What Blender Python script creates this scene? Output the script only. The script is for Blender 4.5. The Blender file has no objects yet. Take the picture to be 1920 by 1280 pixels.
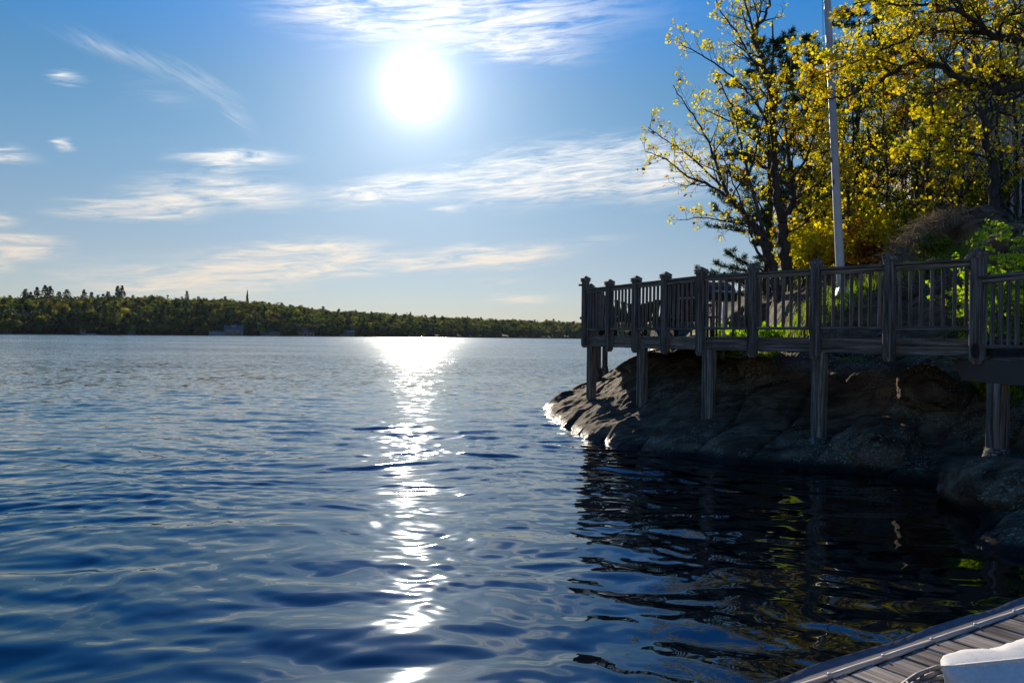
import bpy, math, random
import numpy as np
from mathutils import Vector, Matrix, Euler

sc = bpy.context.scene
R = math.radians
rng = np.random.default_rng(7)
random.seed(7)

# ------------------------------------------------------------------ camera
EYE = 1.70                       # eye height above the lake
F = 1387.0                       # focal length in photo pixels (1920 wide)
cam_d = bpy.data.cameras.new('camera')
cam = bpy.data.objects.new('camera', cam_d)
sc.collection.objects.link(cam)
cam_d.sensor_width = 36.0
cam_d.lens = 36.0 * F / 1920.0
cam_d.clip_start = 0.05
cam_d.clip_end = 12000.0
CAM_M = Matrix.Rotation(R(90 - 0.39), 3, 'X') @ Matrix.Rotation(R(0.6), 3, 'Z')
cam.matrix_world = Matrix.Translation((0, 0, EYE)) @ CAM_M.to_4x4()
sc.camera = cam

def ray(px, py):
    return CAM_M @ Vector(((px - 960) / F, -(py - 640) / F, -1.0))
def at(px, py, Y):
    """point seen at photo pixel (px,py) at depth Y"""
    d = ray(px, py)
    return Vector((0, 0, EYE)) + d * (Y / d.y)
def on_z(px, py, z):
    d = ray(px, py)
    return Vector((0, 0, EYE)) + d * ((z - EYE) / d.z)

# ------------------------------------------------------------------ sun + sky
sd = ray(780, 160).normalized()
SUN_EL = math.asin(sd.z)
SUN_AZ = math.atan2(sd.x, sd.y)          # from +Y towards +X
sun_d = bpy.data.lights.new('sun', 'SUN')
sun_d.energy = 5.0
sun_d.angle = R(0.53)
sun_d.color = (1.0, 0.88, 0.70)
sun = bpy.data.objects.new('sun', sun_d)
sun.rotation_euler = sd.to_track_quat('Z', 'Y').to_euler()
sc.collection.objects.link(sun)

world = bpy.data.worlds.new("World")
sc.world = world
world.use_nodes = True
nt = world.node_tree
for n in list(nt.nodes): nt.nodes.remove(n)
def N(tree, typ, **kw):
    n = tree.nodes.new(typ)
    for k, v in kw.items(): setattr(n, k, v)
    return n
def mth(tree, op, a, b=None, c=None, clamp=False):
    n = N(tree, 'ShaderNodeMath', operation=op)
    n.use_clamp = clamp
    for i, v in enumerate((a, b, c)):
        if v is None: continue
        if isinstance(v, (int, float)): n.inputs[i].default_value = v
        else: tree.links.new(v, n.inputs[i])
    return n.outputs[0]
def vmth(tree, op, a, b=None):
    n = N(tree, 'ShaderNodeVectorMath', operation=op)
    for i, v in enumerate((a, b)):
        if v is None: continue
        if isinstance(v, (tuple, list, Vector)): n.inputs[i].default_value = v
        else: tree.links.new(v, n.inputs[i])
    return n
def mix(tree, fac, a, b, blend='MIX'):
    n = N(tree, 'ShaderNodeMix', data_type='RGBA', blend_type=blend)
    n.clamp_factor = True
    for s, v in ((n.inputs[0], fac), (n.inputs[6], a), (n.inputs[7], b)):
        if isinstance(v, (int, float)): s.default_value = v
        elif isinstance(v, (tuple, list)): s.default_value = (*v, 1) if len(v) == 3 else v
        else: tree.links.new(v, s)
    return n.outputs[2]
def ramp(tree, fac, stops, interp='LINEAR'):
    n = N(tree, 'ShaderNodeValToRGB')
    cr = n.color_ramp
    cr.interpolation = interp
    while len(cr.elements) > 1: cr.elements.remove(cr.elements[-1])
    for i, (p, c) in enumerate(stops):
        if not isinstance(c, (tuple, list)): c = (c, c, c)
        e = cr.elements[0] if i == 0 else cr.elements.new(p)
        e.position = p
        e.color = (*c, 1)
    tree.links.new(fac, n.inputs[0])
    return n.outputs[0]

tc = N(nt, 'ShaderNodeTexCoord')
dirv = vmth(nt, 'NORMALIZE', tc.outputs['Generated']).outputs[0]
sep = N(nt, 'ShaderNodeSeparateXYZ'); nt.links.new(dirv, sep.inputs[0])
sky = N(nt, 'ShaderNodeTexSky', sky_type='NISHITA')
sky.sun_disc = False
sky.sun_elevation = SUN_EL
sky.sun_rotation = SUN_AZ
sky.air_density = 1.0; sky.dust_density = 0.0; sky.ozone_density = 1.6
SKY_K = 0.068
az = mth(nt, 'MULTIPLY', mth(nt, 'ARCTAN2', sep.outputs[0], sep.outputs[1]), 180 / math.pi)
el = mth(nt, 'MULTIPLY', mth(nt, 'ARCSINE', sep.outputs[2]), 180 / math.pi)
# the air's own colour by elevation (thin veil towards the horizon)
tint = ramp(nt, mth(nt, 'DIVIDE', el, 60, clamp=True),
            [(e_ / 60, c_) for e_, c_ in ((0, (.62, .62, .84)), (3, (.68, .69, .88)), (6, (.74, .73, .86)), (9, (.74, .80, .90)), (13, (.66, .87, .99)), (18, (.46, .87, 1.07)), (24, (.13, .90, 1.58)), (34, (.05, .84, 1.75)), (60, (.05, .68, 1.6)))])
skyc = mix(nt, 1.0, sky.outputs[0], tint, 'MULTIPLY')
skyc_s = vmth(nt, 'SCALE', skyc); skyc_s.inputs[3].default_value = 1.0
# aureole of scattered light round the sun
cosd = vmth(nt, 'DOT_PRODUCT', dirv, tuple(sd)).outputs['Value']
theta = mth(nt, 'MULTIPLY', mth(nt, 'ARCCOSINE', mth(nt, 'MINIMUM', cosd, 0.9999999)), 180 / math.pi)
g1 = mth(nt, 'MULTIPLY', mth(nt, 'EXPONENT', mth(nt, 'MULTIPLY', theta, -1 / 5.6)), 0.48 / SKY_K)
g2 = mth(nt, 'MULTIPLY', mth(nt, 'EXPONENT', mth(nt, 'MULTIPLY', theta, -1 / 1.0)), 3.4 / SKY_K)
g3 = mth(nt, 'MULTIPLY', mth(nt, 'EXPONENT', mth(nt, 'MULTIPLY', theta, -1 / 8.5)), .24 / SKY_K)
glow = vmth(nt, 'SCALE', (1.0, 0.97, 0.93)); nt.links.new(mth(nt, 'ADD', mth(nt, 'ADD', g1, g2), g3), glow.inputs[3])

# cirrus: fibrous noise stretched along two directions, laid over soft elongated streaks (azimuth/elevation degrees)
aze = N(nt, 'ShaderNodeCombineXYZ'); nt.links.new(az, aze.inputs[0]); nt.links.new(el, aze.inputs[1])
def mapping(tree, src, loc=(0, 0, 0), rot=0.0, scale=(1, 1, 1), typ='POINT'):
    n = N(tree, 'ShaderNodeMapping', vector_type=typ)
    n.inputs['Location'].default_value = loc; n.inputs['Rotation'].default_value = (0, 0, rot); n.inputs['Scale'].default_value = scale
    tree.links.new(src, n.inputs['Vector']); return n.outputs[0]
def fibre(ang, seed, su=.22, sv=1.7):
    rotv = mapping(nt, aze.outputs[0], rot=-ang)
    n = N(nt, 'ShaderNodeTexNoise'); n.inputs['Scale'].default_value = 1.0; n.inputs['Detail'].default_value = 8; n.inputs['Roughness'].default_value = .68; n.inputs['Distortion'].default_value = .7
    nt.links.new(mapping(nt, rotv, loc=(seed, seed * .7, 0), scale=(su, sv, 1)), n.inputs['Vector'])
    w = vmth(nt, 'SUBTRACT', n.outputs['Color'], (.5, .5, .5)).outputs[0]
    w = vmth(nt, 'MULTIPLY', w, (3.2, 1.5, 0)).outputs[0]
    w = mapping(nt, w, rot=ang)
    q = vmth(nt, 'ADD', aze.outputs[0], w).outputs[0]
    return q, n.outputs[0]

def px_azel(px, py):
    d = ray(px, py).normalized()
    return math.degrees(math.atan2(d.x, d.y)), math.degrees(math.asin(d.z))
streaks = [  # x0,y0, x1,y1, half width px, amp, bend px
    (75, 40, 330, 140, 9, .15, 0), (250, 100, 470, 195, 11, .14, 14), (410, 170, 485, 260, 10, .12, 12), (220, 165, 400, 190, 18, .06, 0),
    (470, -5, 900, 50, 32, .48, 22), (700, 20, 1130, 75, 30, .42, 0), (560, -30, 1250, 20, 30, .45, 0), (760, 40, 1120, 100, 16, .45, 16),
    (90, 140, 165, 150, 4, .35, 0), (95, 275, 140, 270, 5, .8, 0), (-60, 285, 80, 298, 6, .5, 0),
    (320, 292, 560, 296, 9, .75, 0), (370, 320, 480, 305, 7, .35, 0), (240, 350, 600, 368, 16, .85, 0), (100, 388, 420, 394, 11, .95, -5), (260, 372, 380, 392, 7, .5, 0),
    (600, 372, 900, 330, 17, .85, 0), (820, 345, 1330, 290, 34, 1.0, 0), (1080, 325, 1380, 315, 34, .8, 0), (800, 392, 890, 388, 5, .3, 0),
    (-60, 418, 40, 412, 7, .8, 0), (-80, 450, 140, 455, 8, .75, 0), (-60, 475, 130, 470, 9, .6, 0), (-90, 495, 40, 505, 10, .8, 0),
    (360, 480, 740, 470, 17, .6, -8), (300, 530, 760, 470, 22, .8, 0), (60, 520, 540, 535, 26, .42, 0), (560, 500, 900, 492, 9, .6, 0), (780, 490, 1090, 468, 15, .85, 0),
    (900, 565, 1060, 558, 5, .45, 0), (880, 527, 1010, 522, 4, .25, 0), (930, 108, 1010, 105, 6, .3, 0), (1040, 462, 1210, 440, 6, .14, 0),
    (2000, 200, 2900, 120, 50, .6, 0), (-900, 250, -300, 330, 50, .6, 0)]
def streak_set(sel, ang, seed):
    q, tex = fibre(ang, seed)
    acc = None
    for x0, y0, x1, y1, w, amp, bend in sel:
        a0, e0 = px_azel(x0, y0); a1, e1 = px_azel(x1, y1)
        L = max(.5, math.hypot(a1 - a0, e1 - e0) / 2) * 1.35; wd = w * .0413 * 2.2 + .18
        mp = mapping(nt, q, loc=((a0 + a1) / 2, (e0 + e1) / 2, 0), rot=math.atan2(e1 - e0, a1 - a0), scale=(L, wd, 1), typ='TEXTURE')
        gr = N(nt, 'ShaderNodeTexGradient', gradient_type='QUADRATIC_SPHERE'); nt.links.new(mp, gr.inputs[0])
        acc = mth(nt, 'MULTIPLY', gr.outputs['Fac'], amp * 3.0) if acc is None else mth(nt, 'MULTIPLY_ADD', gr.outputs['Fac'], amp * 3.0, acc)
    t_ = mth(nt, 'MULTIPLY', mth(nt, 'SUBTRACT', tex, .36), 3.8, clamp=True)
    return mth(nt, 'MULTIPLY', mth(nt, 'MINIMUM', acc, 1.0), t_)
diag = [s_ for s_ in streaks if (s_[3] - s_[1]) > .2 * (s_[2] - s_[0])]
flat = [s_ for s_ in streaks if s_ not in diag]
mA = streak_set(flat, R(5), 3.3)
mB = streak_set(diag, R(-26), 11.7)
acc = mth(nt, 'ADD', mA, mB)
cl = mth(nt, 'MINIMUM', mth(nt, 'MULTIPLY', acc, .86), 0.88)
cloud_col = ramp(nt, mth(nt, 'DIVIDE', el, 30, clamp=True), [(0.0, (.80, .66, .52)), (0.2, (.87, .76, .63)), (0.45, (.95, .93, .90)), (1.0, (.97, .98, 1.0))])
cloud_s = vmth(nt, 'SCALE', cloud_col); cloud_s.inputs[3].default_value = 0.92 / SKY_K
s1 = mix(nt, cl, skyc_s.outputs[0], cloud_s.outputs[0])
tot = vmth(nt, 'ADD', s1, glow.outputs[0]).outputs[0]
bg = N(nt, 'ShaderNodeBackground'); bg.inputs[1].default_value = SKY_K
nt.links.new(tot, bg.inputs[0])
wo = N(nt, 'ShaderNodeOutputWorld'); nt.links.new(bg.outputs[0], wo.inputs[0])
world.cycles.sampling_method = 'MANUAL'
world.cycles.sample_map_resolution = 2048

sc.view_settings.view_transform = 'Standard'
sc.view_settings.look = 'None'
sc.view_settings.exposure = 0.2
sc.view_settings.gamma = 1.0
sc.cycles.use_denoising = True
sc.cycles.denoiser = 'OPENIMAGEDENOISE'
sc.cycles.max_bounces = 8
sc.cycles.transparent_max_bounces = 6
sc.cycles.sample_clamp_indirect = 6.0
sc.cycles.sample_clamp_direct = 0.0
sc.cycles.caustics_reflective = False
sc.cycles.caustics_refractive = False

# ------------------------------------------------------------------ helpers
def hash3(ix, iy, iz, s=0):
    h = (ix.astype(np.int64) * 374761393 + iy.astype(np.int64) * 668265263 + iz.astype(np.int64) * 2147483647 + s * 974634777) & 0xffffffff
    h = ((h ^ (h >> 13)) * 1274126177) & 0xffffffff
    h = ((h ^ (h >> 16)) * 2246822519) & 0xffffffff
    return ((h ^ (h >> 15)) & 0xffffff) / float(0xffffff)
def vnoise(x, y, z=None, s=0):
    x = np.asarray(x, float); y = np.asarray(y, float)
    z = np.zeros_like(x) if z is None else np.asarray(z, float)
    ix, iy, iz = np.floor(x), np.floor(y), np.floor(z)
    fx, fy, fz = x - ix, y - iy, z - iz
    fx = fx * fx * fx * (fx * (fx * 6 - 15) + 10); fy = fy * fy * fy * (fy * (fy * 6 - 15) + 10); fz = fz * fz * (3 - 2 * fz)
    ix = ix.astype(np.int64); iy = iy.astype(np.int64); iz = iz.astype(np.int64)
    o = 0
    for a in (0, 1):
        for b in (0, 1):
            for c in (0, 1):
                w = (fx if a else 1 - fx) * (fy if b else 1 - fy) * (fz if c else 1 - fz)
                o = o + w * hash3(ix + a, iy + b, iz + c, s)
    return o * 2 - 1
def fbm(x, y, z=None, oct=4, s=0, gain=.5):
    o = 0; a = 1; f = 1
    for k in range(oct):
        o = o + a * vnoise(np.asarray(x) * f, np.asarray(y) * f, None if z is None else np.asarray(z) * f, s + k * 17)
        a *= gain; f *= 2.03
    return o
def sstep(a, b, x):
    t = np.clip((x - a) / (b - a), 0, 1)
    return t * t * (3 - 2 * t)

def link(o, parent=None):
    sc.collection.objects.link(o)
    if parent is not None: o.parent = parent
    return o
def tag(o, label=None, cat=None, group=None, kind=None):
    if label: o['label'] = label
    if cat: o['category'] = cat
    if group: o['group'] = group
    if kind: o['kind'] = kind
    return o
def empty(name, loc=(0, 0, 0), rz=0.0, parent=None):
    o = bpy.data.objects.new(name, None)
    o.location = loc; o.rotation_euler = (0, 0, rz)
    o.empty_display_size = 0.2
    return link(o, parent)
def np_mesh(name, verts, faces, mat, parent=None, smooth=False, uvs=None, col=None, loc=None):
    """verts (n,3); faces (m,k) array of one size, or a list of such arrays"""
    me = bpy.data.meshes.new(name)
    fl = faces if isinstance(faces, list) else [faces]
    fl = [np.asarray(f, dtype=np.int32) for f in fl if len(f)]
    verts = np.asarray(verts, dtype=np.float32)
    me.vertices.add(len(verts)); me.vertices.foreach_set('co', verts.ravel())
    idx = np.concatenate([f.ravel() for f in fl])
    sizes = np.concatenate([np.full(len(f), f.shape[1], dtype=np.int32) for f in fl])
    starts = np.concatenate([[0], np.cumsum(sizes)[:-1]]).astype(np.int32)
    me.loops.add(len(idx)); me.loops.foreach_set('vertex_index', idx)
    me.polygons.add(len(sizes)); me.polygons.foreach_set('loop_start', starts)
    try: me.polygons.foreach_set('loop_total', sizes)
    except Exception: pass
    if uvs is not None:
        ul = me.uv_layers.new(name='UVMap'); ul.data.foreach_set('uv', np.asarray(uvs, dtype=np.float32).ravel())
    if col is not None:
        ca_ = me.color_attributes.new('tint', 'FLOAT_COLOR', 'POINT')
        c4 = np.ones((len(verts), 4), dtype=np.float32); c4[:, :3] = col
        ca_.data.foreach_set('color', c4.ravel())
    me.polygons.foreach_set('use_smooth', np.full(len(sizes), smooth))
    me.update(calc_edges=True)
    me.validate()
    if isinstance(mat, (list, tuple)):
        for m in mat: me.materials.append(m)
    else: me.materials.append(mat)
    o = bpy.data.objects.new(name, me)
    if loc is not None: o.location = loc
    return link(o, parent)

def smooth_path(pts, sub):
    out = []; n = len(pts)
    for i in range(n - 1):
        p0 = pts[max(i - 1, 0)]; p1 = pts[i]; p2 = pts[i + 1]; p3 = pts[min(i + 2, n - 1)]
        for k in range(sub):
            t = k / sub
            out.append(.5 * ((2 * p1) + (p2 - p0) * t + (2 * p0 - 5 * p1 + 4 * p2 - p3) * t * t + (3 * p1 - p0 - 3 * p2 + p3) * t ** 3))
    out.append(pts[-1]); return out

class MB:
    """collects shapes, builds ONE mesh; uv: u along the length in metres"""
    def __init__(self): self.v = []; self.f = []; self.uv = []
    def add(self, vs, fs, uvs):
        b = len(self.v)
        self.v += [tuple(p) for p in vs]
        self.f += [[b + i for i in f] for f in fs]
        self.uv += uvs
    def beam(self, p0, p1, w, h, up=(0, 0, 1), ch=0.004, taper=1.0):
        """chamfered timber from p0 to p1, w across, h along up"""
        p0 = Vector(p0); p1 = Vector(p1)
        d = (p1 - p0); L = d.length; d.normalize()
        up = Vector(up)
        s = d.cross(up)
        if s.length < 1e-4: s = d.cross(Vector((0, 1, 0)))
        s.normalize(); t = s.cross(d).normalized()
        a, b = w / 2, h / 2
        prof = [(-a + ch, -b), (a - ch, -b), (a, -b + ch), (a, b - ch), (a - ch, b), (-a + ch, b), (-a, b - ch), (-a, -b + ch)]
        ru = random.random() * 20; rv = random.random() * 20
        per = [0]
        for i in range(8):
            q0, q1 = prof[i], prof[(i + 1) % 8]
            per.append(per[-1] + math.hypot(q1[0] - q0[0], q1[1] - q0[1]))
        vs = [p0 + s * x + t * y for x, y in prof] + [p1 + s * x * taper + t * y * taper for x, y in prof]
        fs = []; uv = []
        for i in range(8):
            j = (i + 1) % 8
            fs.append([i, j, 8 + j, 8 + i][::-1])
            uv += [(ru, rv + per[i]), (ru, rv + per[i + 1]), (ru + L, rv + per[i + 1]), (ru + L, rv + per[i])][::-1]
        fs.append(list(range(8))); uv += [(ru + y * .3, rv + x) for x, y in prof]
        fs.append(list(range(15, 7, -1))); uv += [(ru + y * .3, rv + x) for x, y in prof[::-1]]
        self.add(vs, fs, uv)
        return self
    def loft(self, rings, cap=True, smooth=True):
        """rings: lists of points, same count"""
        n = len(rings[0]); vs = [p for r in rings for p in r]; fs = []; uv = []
        for k in range(len(rings) - 1):
            for i in range(n):
                j = (i + 1) % n
                fs.append([k * n + i, k * n + j, (k + 1) * n + j, (k + 1) * n + i])
                uv += [(k * .1, i / n), (k * .1, (i + 1) / n), (k * .1 + .1, (i + 1) / n), (k * .1 + .1, i / n)]
        if cap:
            fs.append(list(range(n))[::-1]); uv += [(0, 0)] * n
            fs.append([(len(rings) - 1) * n + i for i in range(n)]); uv += [(0, 0)] * n
        self.add(vs, fs, uv)
        return self
    def tube(self, pts, rad, n=8):
        pts = [Vector(p) for p in pts]
        rs = rad if isinstance(rad, (list, tuple)) else [rad] * len(pts)
        rings = []; ref = None
        for i, p in enumerate(pts):
            d = (pts[min(i + 1, len(pts) - 1)] - pts[max(i - 1, 0)]).normalized()
            if ref is None: ref = d.orthogonal().normalized()
            ref = (ref - d * ref.dot(d)).normalized()
            b = d.cross(ref)
            rings.append([p + (ref * math.cos(2 * math.pi * k / n) + b * math.sin(2 * math.pi * k / n)) * rs[i] for k in range(n)])
        return self.loft(rings)
    def build(self, name, mat, parent=None, smooth=False, loc=None):
        me = bpy.data.meshes.new(name)
        vs = self.v
        if loc is not None: vs = [(x - loc[0], y - loc[1], z - loc[2]) for x, y, z in vs]
        me.from_pydata(vs, [], self.f)
        ul = me.uv_layers.new(name='UVMap')
        ul.data.foreach_set('uv', [c for p in self.uv for c in p])
        me.materials.append(mat)
        if smooth: me.polygons.foreach_set('use_smooth', [True] * len(self.f))
        me.update(); 
        o = bpy.data.objects.new(name, me)
        if loc is not None: o.location = loc
        return link(o, parent)

def new_mat(name):
    m = bpy.data.materials.new(name); m.use_nodes = True
    t = m.node_tree
    p = t.nodes['Principled BSDF']
    return m, t, p
def noise_tex(t, vec, scale, detail=5, rough=.55, dist=0.0):
    n = N(t, 'ShaderNodeTexNoise')
    n.inputs['Scale'].default_value = scale; n.inputs['Detail'].default_value = detail
    n.inputs['Roughness'].default_value = rough; n.inputs['Distortion'].default_value = dist
    if vec is not None: t.links.new(vec, n.inputs['Vector'])
    return n
def mapped(t, src, scale=(1, 1, 1), rot=(0, 0, 0), loc=(0, 0, 0)):
    n = N(t, 'ShaderNodeMapping')
    n.inputs['Scale'].default_value = scale; n.inputs['Rotation'].default_value = rot; n.inputs['Location'].default_value = loc
    t.links.new(src, n.inputs['Vector'])
    return n.outputs[0]
def bump(t, height, strength=.5, dist=.01, normal=None):
    n = N(t, 'ShaderNodeBump'); n.inputs['Strength'].default_value = strength; n.inputs['Distance'].default_value = dist
    t.links.new(height, n.inputs['Height'])
    if normal is not None: t.links.new(normal, n.inputs['Normal'])
    return n.outputs[0]

def wood_mat(name, c0, c1, c2, rough=.75, knots=True, patch=.4):
    m, t, p = new_mat(name)
    uv = N(t, 'ShaderNodeUVMap').outputs[0]
    grain = noise_tex(t, mapped(t, uv, (1.2, 34, 1)), 1.0, 7, .68, .5)
    fine = noise_tex(t, mapped(t, uv, (6, 260, 1)), 1.0, 4, .6)
    blot = noise_tex(t, mapped(t, uv, (1.4, 5, 1)), 1.0, 4, .6)
    g = ramp(t, grain.outputs[0], [(.36, c0), (.50, c1), (.66, c2)])
    g = mix(t, mth(t, 'MULTIPLY', ramp(t, fine.outputs[0], [(.42, 0), (.60, 1)]), .45), g, c0)
    g = mix(t, mth(t, 'MULTIPLY', ramp(t, blot.outputs[0], [(.45, 0), (.68, 1)]), patch), g, tuple(x * .35 for x in c0))
    isl = N(t, 'ShaderNodeTexWhiteNoise', noise_dimensions='1D'); t.links.new(N(t, 'ShaderNodeNewGeometry').outputs['Random Per Island'], isl.inputs['W'])
    g = mix(t, 1.0, g, ramp(t, isl.outputs['Value'], [(0, (.66, .66, .70)), (.5, (1.0, .97, .93)), (1, (1.3, 1.28, 1.25))]), 'MULTIPLY')
    if knots:
        vo = N(t, 'ShaderNodeTexVoronoi'); vo.inputs['Scale'].default_value = 1.0; vo.inputs['Randomness'].default_value = 1.0
        t.links.new(mapped(t, uv, (2.2, 5.5, 1)), vo.inputs['Vector'])
        kf = ramp(t, vo.outputs['Distance'], [(.03, 1), (.075, 0)])
        g = mix(t, mth(t, 'MULTIPLY', kf, .8), g, tuple(x * .3 for x in c0))
    t.links.new(g, p.inputs['Base Color'])
    p.inputs['Roughness'].default_value = rough
    p.inputs['Specular IOR Level'].default_value = .2
    h = mth(t, 'ADD', mth(t, 'MULTIPLY', grain.outputs[0], .7), mth(t, 'MULTIPLY', fine.outputs[0], .3))
    t.links.new(bump(t, h, .8, .004), p.inputs['Normal'])
    return m
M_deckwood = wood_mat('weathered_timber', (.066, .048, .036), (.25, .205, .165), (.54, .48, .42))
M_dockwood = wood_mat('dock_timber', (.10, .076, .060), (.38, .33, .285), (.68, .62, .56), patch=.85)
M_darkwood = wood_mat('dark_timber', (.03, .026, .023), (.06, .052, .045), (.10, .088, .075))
# ------------------------------------------------------------------ lake
def build_lake():
    ys = [-3.0]
    while ys[-1] < 3500:
        y = ys[-1]
        st = 0.025 if y < 8 else max(.025, y * y / 2650.0)
        if y < 2.5: st = 0.06
        ys.append(y + st)
    ys = np.array(ys)
    nc = 1150
    t = np.linspace(-1, 1, nc)
    t = np.sign(t) * (np.abs(t) * .95 + 2.2 * np.abs(t) ** 9)
    X = t[None, :] * (ys[:, None] + 4.0)
    Y = np.repeat(ys[:, None], nc, 1)
    step_y = np.gradient(ys)[:, None]
    Z = np.zeros_like(X)
    g = np.random.default_rng(21)
    calm = sstep(1.2, 3.2, X - .12 * (Y - 4)) * sstep(14, 10, Y)
    # slow warp makes crests wander
    wx = X + .5 * vnoise(X * .35, Y * .35, s=3) + .16 * vnoise(X * 1.3, Y * 1.3, s=5)
    wy = Y + .5 * vnoise(X * .3 + 9, Y * .3, s=4) + .12 * vnoise(X * 1.1, Y * 1.6, s=6)
    lams = np.exp(g.uniform(np.log(.12), np.log(1.35), 90))
    for lam in lams:
        th = g.normal(0.18, 0.38 + .14 * (lam < .6))
        k = 2 * np.pi / lam
        kx, ky = math.sin(th) * k, math.cos(th) * k
        slope = .0170 * (1.0 if lam > .22 else .7) * (1.0 if lam < .8 else .7)
        w = sstep(2.2, 4.5, lam / step_y)
        if w.max() <= 0: continue
        ph = g.uniform(0, 6.28)
        a = slope * lam / (2 * np.pi)
        q = kx * wx + ky * wy + ph
        s_ = np.sin(q)
        Z += w * a * (s_ + .18 * np.cos(2 * q)) * (1 - (.75 if lam < .42 else 0) * calm)
    grp = .55 + .75 * np.clip(.5 + .6 * vnoise(X * .12, Y * .16, s=11) + .35 * vnoise(X * .5, Y * .7, s=12), 0, 1.4)
    Z *= grp
    # the bay behind the rock is calmer
    Z *= 1 - .30 * calm
    V = np.stack([X, Y, Z], -1).reshape(-1, 3)
    nr = len(ys)
    i = np.arange(nr - 1)[:, None] * nc + np.arange(nc - 1)[None, :]
    Fq = np.stack([i, i + 1, i + nc + 1, i + nc], -1).reshape(-1, 4)
    m, t_, p = new_mat('lake_water')
    geo = N(t_, 'ShaderNodeNewGeometry')
    sp = N(t_, 'ShaderNodeSeparateXYZ'); t_.links.new(geo.outputs['Position'], sp.inputs[0])
    dist = sp.outputs[1]
    # small ripples as a slope field
    n1 = noise_tex(t_, mapped(t_, geo.outputs['Position'], (3.2, 5.5, 1)), 1.0, 3, .55)
    n2 = noise_tex(t_, mapped(t_, geo.outputs['Position'], (.5, 1.1, 1)), 1.0, 3, .6)
    n3 = noise_tex(t_, mapped(t_, geo.outputs['Position'], (.018, .035, 1)), 1.0, 3, .6)
    f1 = ramp(t_, mth(t_, 'DIVIDE', dist, 100, clamp=True), [(.0, .02), (.065, .05), (.12, .28), (.25, .55), (1, .66)])
    f2 = ramp(t_, mth(t_, 'DIVIDE', dist, 400, clamp=True), [(.0, 0), (.03, 0.05), (.10, .22), (.4, .38)])
    gust = ramp(t_, n3.outputs[0], [(.35, .45), (.62, 1.25)])
    def slope(nz, f):
        c = vmth(t_, 'SUBTRACT', nz.outputs['Color'], (.5, .5, .5)).outputs[0]
        s = vmth(t_, 'SCALE', c); t_.links.new(mth(t_, 'MULTIPLY', f, gust), s.inputs[3])
        return vmth(t_, 'MULTIPLY', s.outputs[0], (.75, 1.25, 0)).outputs[0]
    nrm = vmth(t_, 'ADD', geo.outputs['Normal'], vmth(t_, 'ADD', slope(n1, f1), slope(n2, f2)).outputs[0]).outputs[0]
    lean = vmth(t_, 'SCALE', (0, -1, 0)); t_.links.new(ramp(t_, mth(t_, 'DIVIDE', dist, 400, clamp=True), [(.03, 0), (.12, .035), (.5, .075)]), lean.inputs[3])
    nrm = vmth(t_, 'ADD', nrm, lean.outputs[0]).outputs[0]
    nrm = vmth(t_, 'NORMALIZE', nrm).outputs[0]
    t_.links.new(nrm, p.inputs['Normal'])
    p.inputs['Base Color'].default_value = (.0001, .0016, .0045, 1)
    p.inputs['IOR'].default_value = 1.95; p.inputs['Specular Tint'].default_value = (.66, .88, 1.0, 1)
    rr = ramp(t_, mth(t_, 'DIVIDE', dist, 200, clamp=True), [(.0, .032), (.1, .06), (.3, .10), (1, .13)])
    t_.links.new(rr, p.inputs['Roughness'])
    o = np_mesh('lake_water', V, Fq, m, smooth=True)
    tag(o, kind='structure')
build_lake()
# ------------------------------------------------------------------ far shore
SKY_PX = [(-900, 560), (-300, 556), (0, 555), (130, 554), (300, 556), (400, 558), (500, 565), (600, 577), (700, 585), (800, 590), (900, 595), (1000, 598), (1088, 601), (1300, 606), (1900, 612), (2600, 612)]
def az_of(px): return np.arctan((np.asarray(px) - 960) / F)
_az = az_of([p[0] for p in SKY_PX])
_tan = np.array([(630.5 + .0105 * (x - 960) - y) / math.hypot(F, x - 960) for x, y in SKY_PX])
_D_az = az_of([-2500, 0, 500, 1090, 2600]); _D = np.array([430., 520., 620., 860., 1100.])
def shore_D(a): return np.interp(a, _D_az, _D) + 9 * vnoise(a * 40, a * 0, s=40) + 4 * vnoise(a * 150, a * 0, s=41)
RIDGE = 190.0
TREE_H = 14.3
def far_z(a, d):
    """ground height at azimuth a, distance d beyond the shore"""
    s = d / RIDGE
    D = shore_D(a)
    h = np.interp(a, _az, _tan) * (D + RIDGE) + EYE - TREE_H
    prof = np.where(s < 1, np.sin(np.clip(s, 0, 1) * np.pi / 2) ** .9, 1 - .05 * (s - 1))
    return -.6 + np.minimum(1, d / 6 + .05) * 1.2 + h * prof + 2.0 * vnoise(a * 60, d * .02, s=44) * np.clip(s * 2, 0, 1)
def build_far():
    na = 420; aa = np.linspace(R(-62), R(52), na)
    dd = np.array([-3, 0, 2, 5, 10, 20, 35, 50, 70, 90, 110, 130, 150, 170, 190, 215, 260, 340, 500, 800.])
    A, Dd = np.meshgrid(aa, dd, indexing='ij')
    rad = shore_D(A) + Dd
    Z = far_z(A, np.maximum(Dd, 0)); Z[:, 0] = -2.0; Z[:, 1] = -.1
    V = np.stack([rad * np.sin(A), rad * np.cos(A), Z], -1).reshape(-1, 3)
    nd = len(dd)
    i = np.arange(na - 1)[:, None] * nd + np.arange(nd - 1)[None, :]
    Fq = np.stack([i, i + nd, i + nd + 1, i + 1], -1).reshape(-1, 4)
    m, t, p = new_mat('forest_floor')
    n = noise_tex(t, N(t, 'ShaderNodeNewGeometry').outputs['Position'], .15, 5)
    t.links.new(ramp(t, n.outputs[0], [(.35, (.018, .022, .012)), (.65, (.045, .045, .025))]), p.inputs['Base Color'])
    p.inputs['Roughness'].default_value = .95
    tag(np_mesh('hills', V, Fq, m, smooth=True), kind='structure')
build_far()

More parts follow.
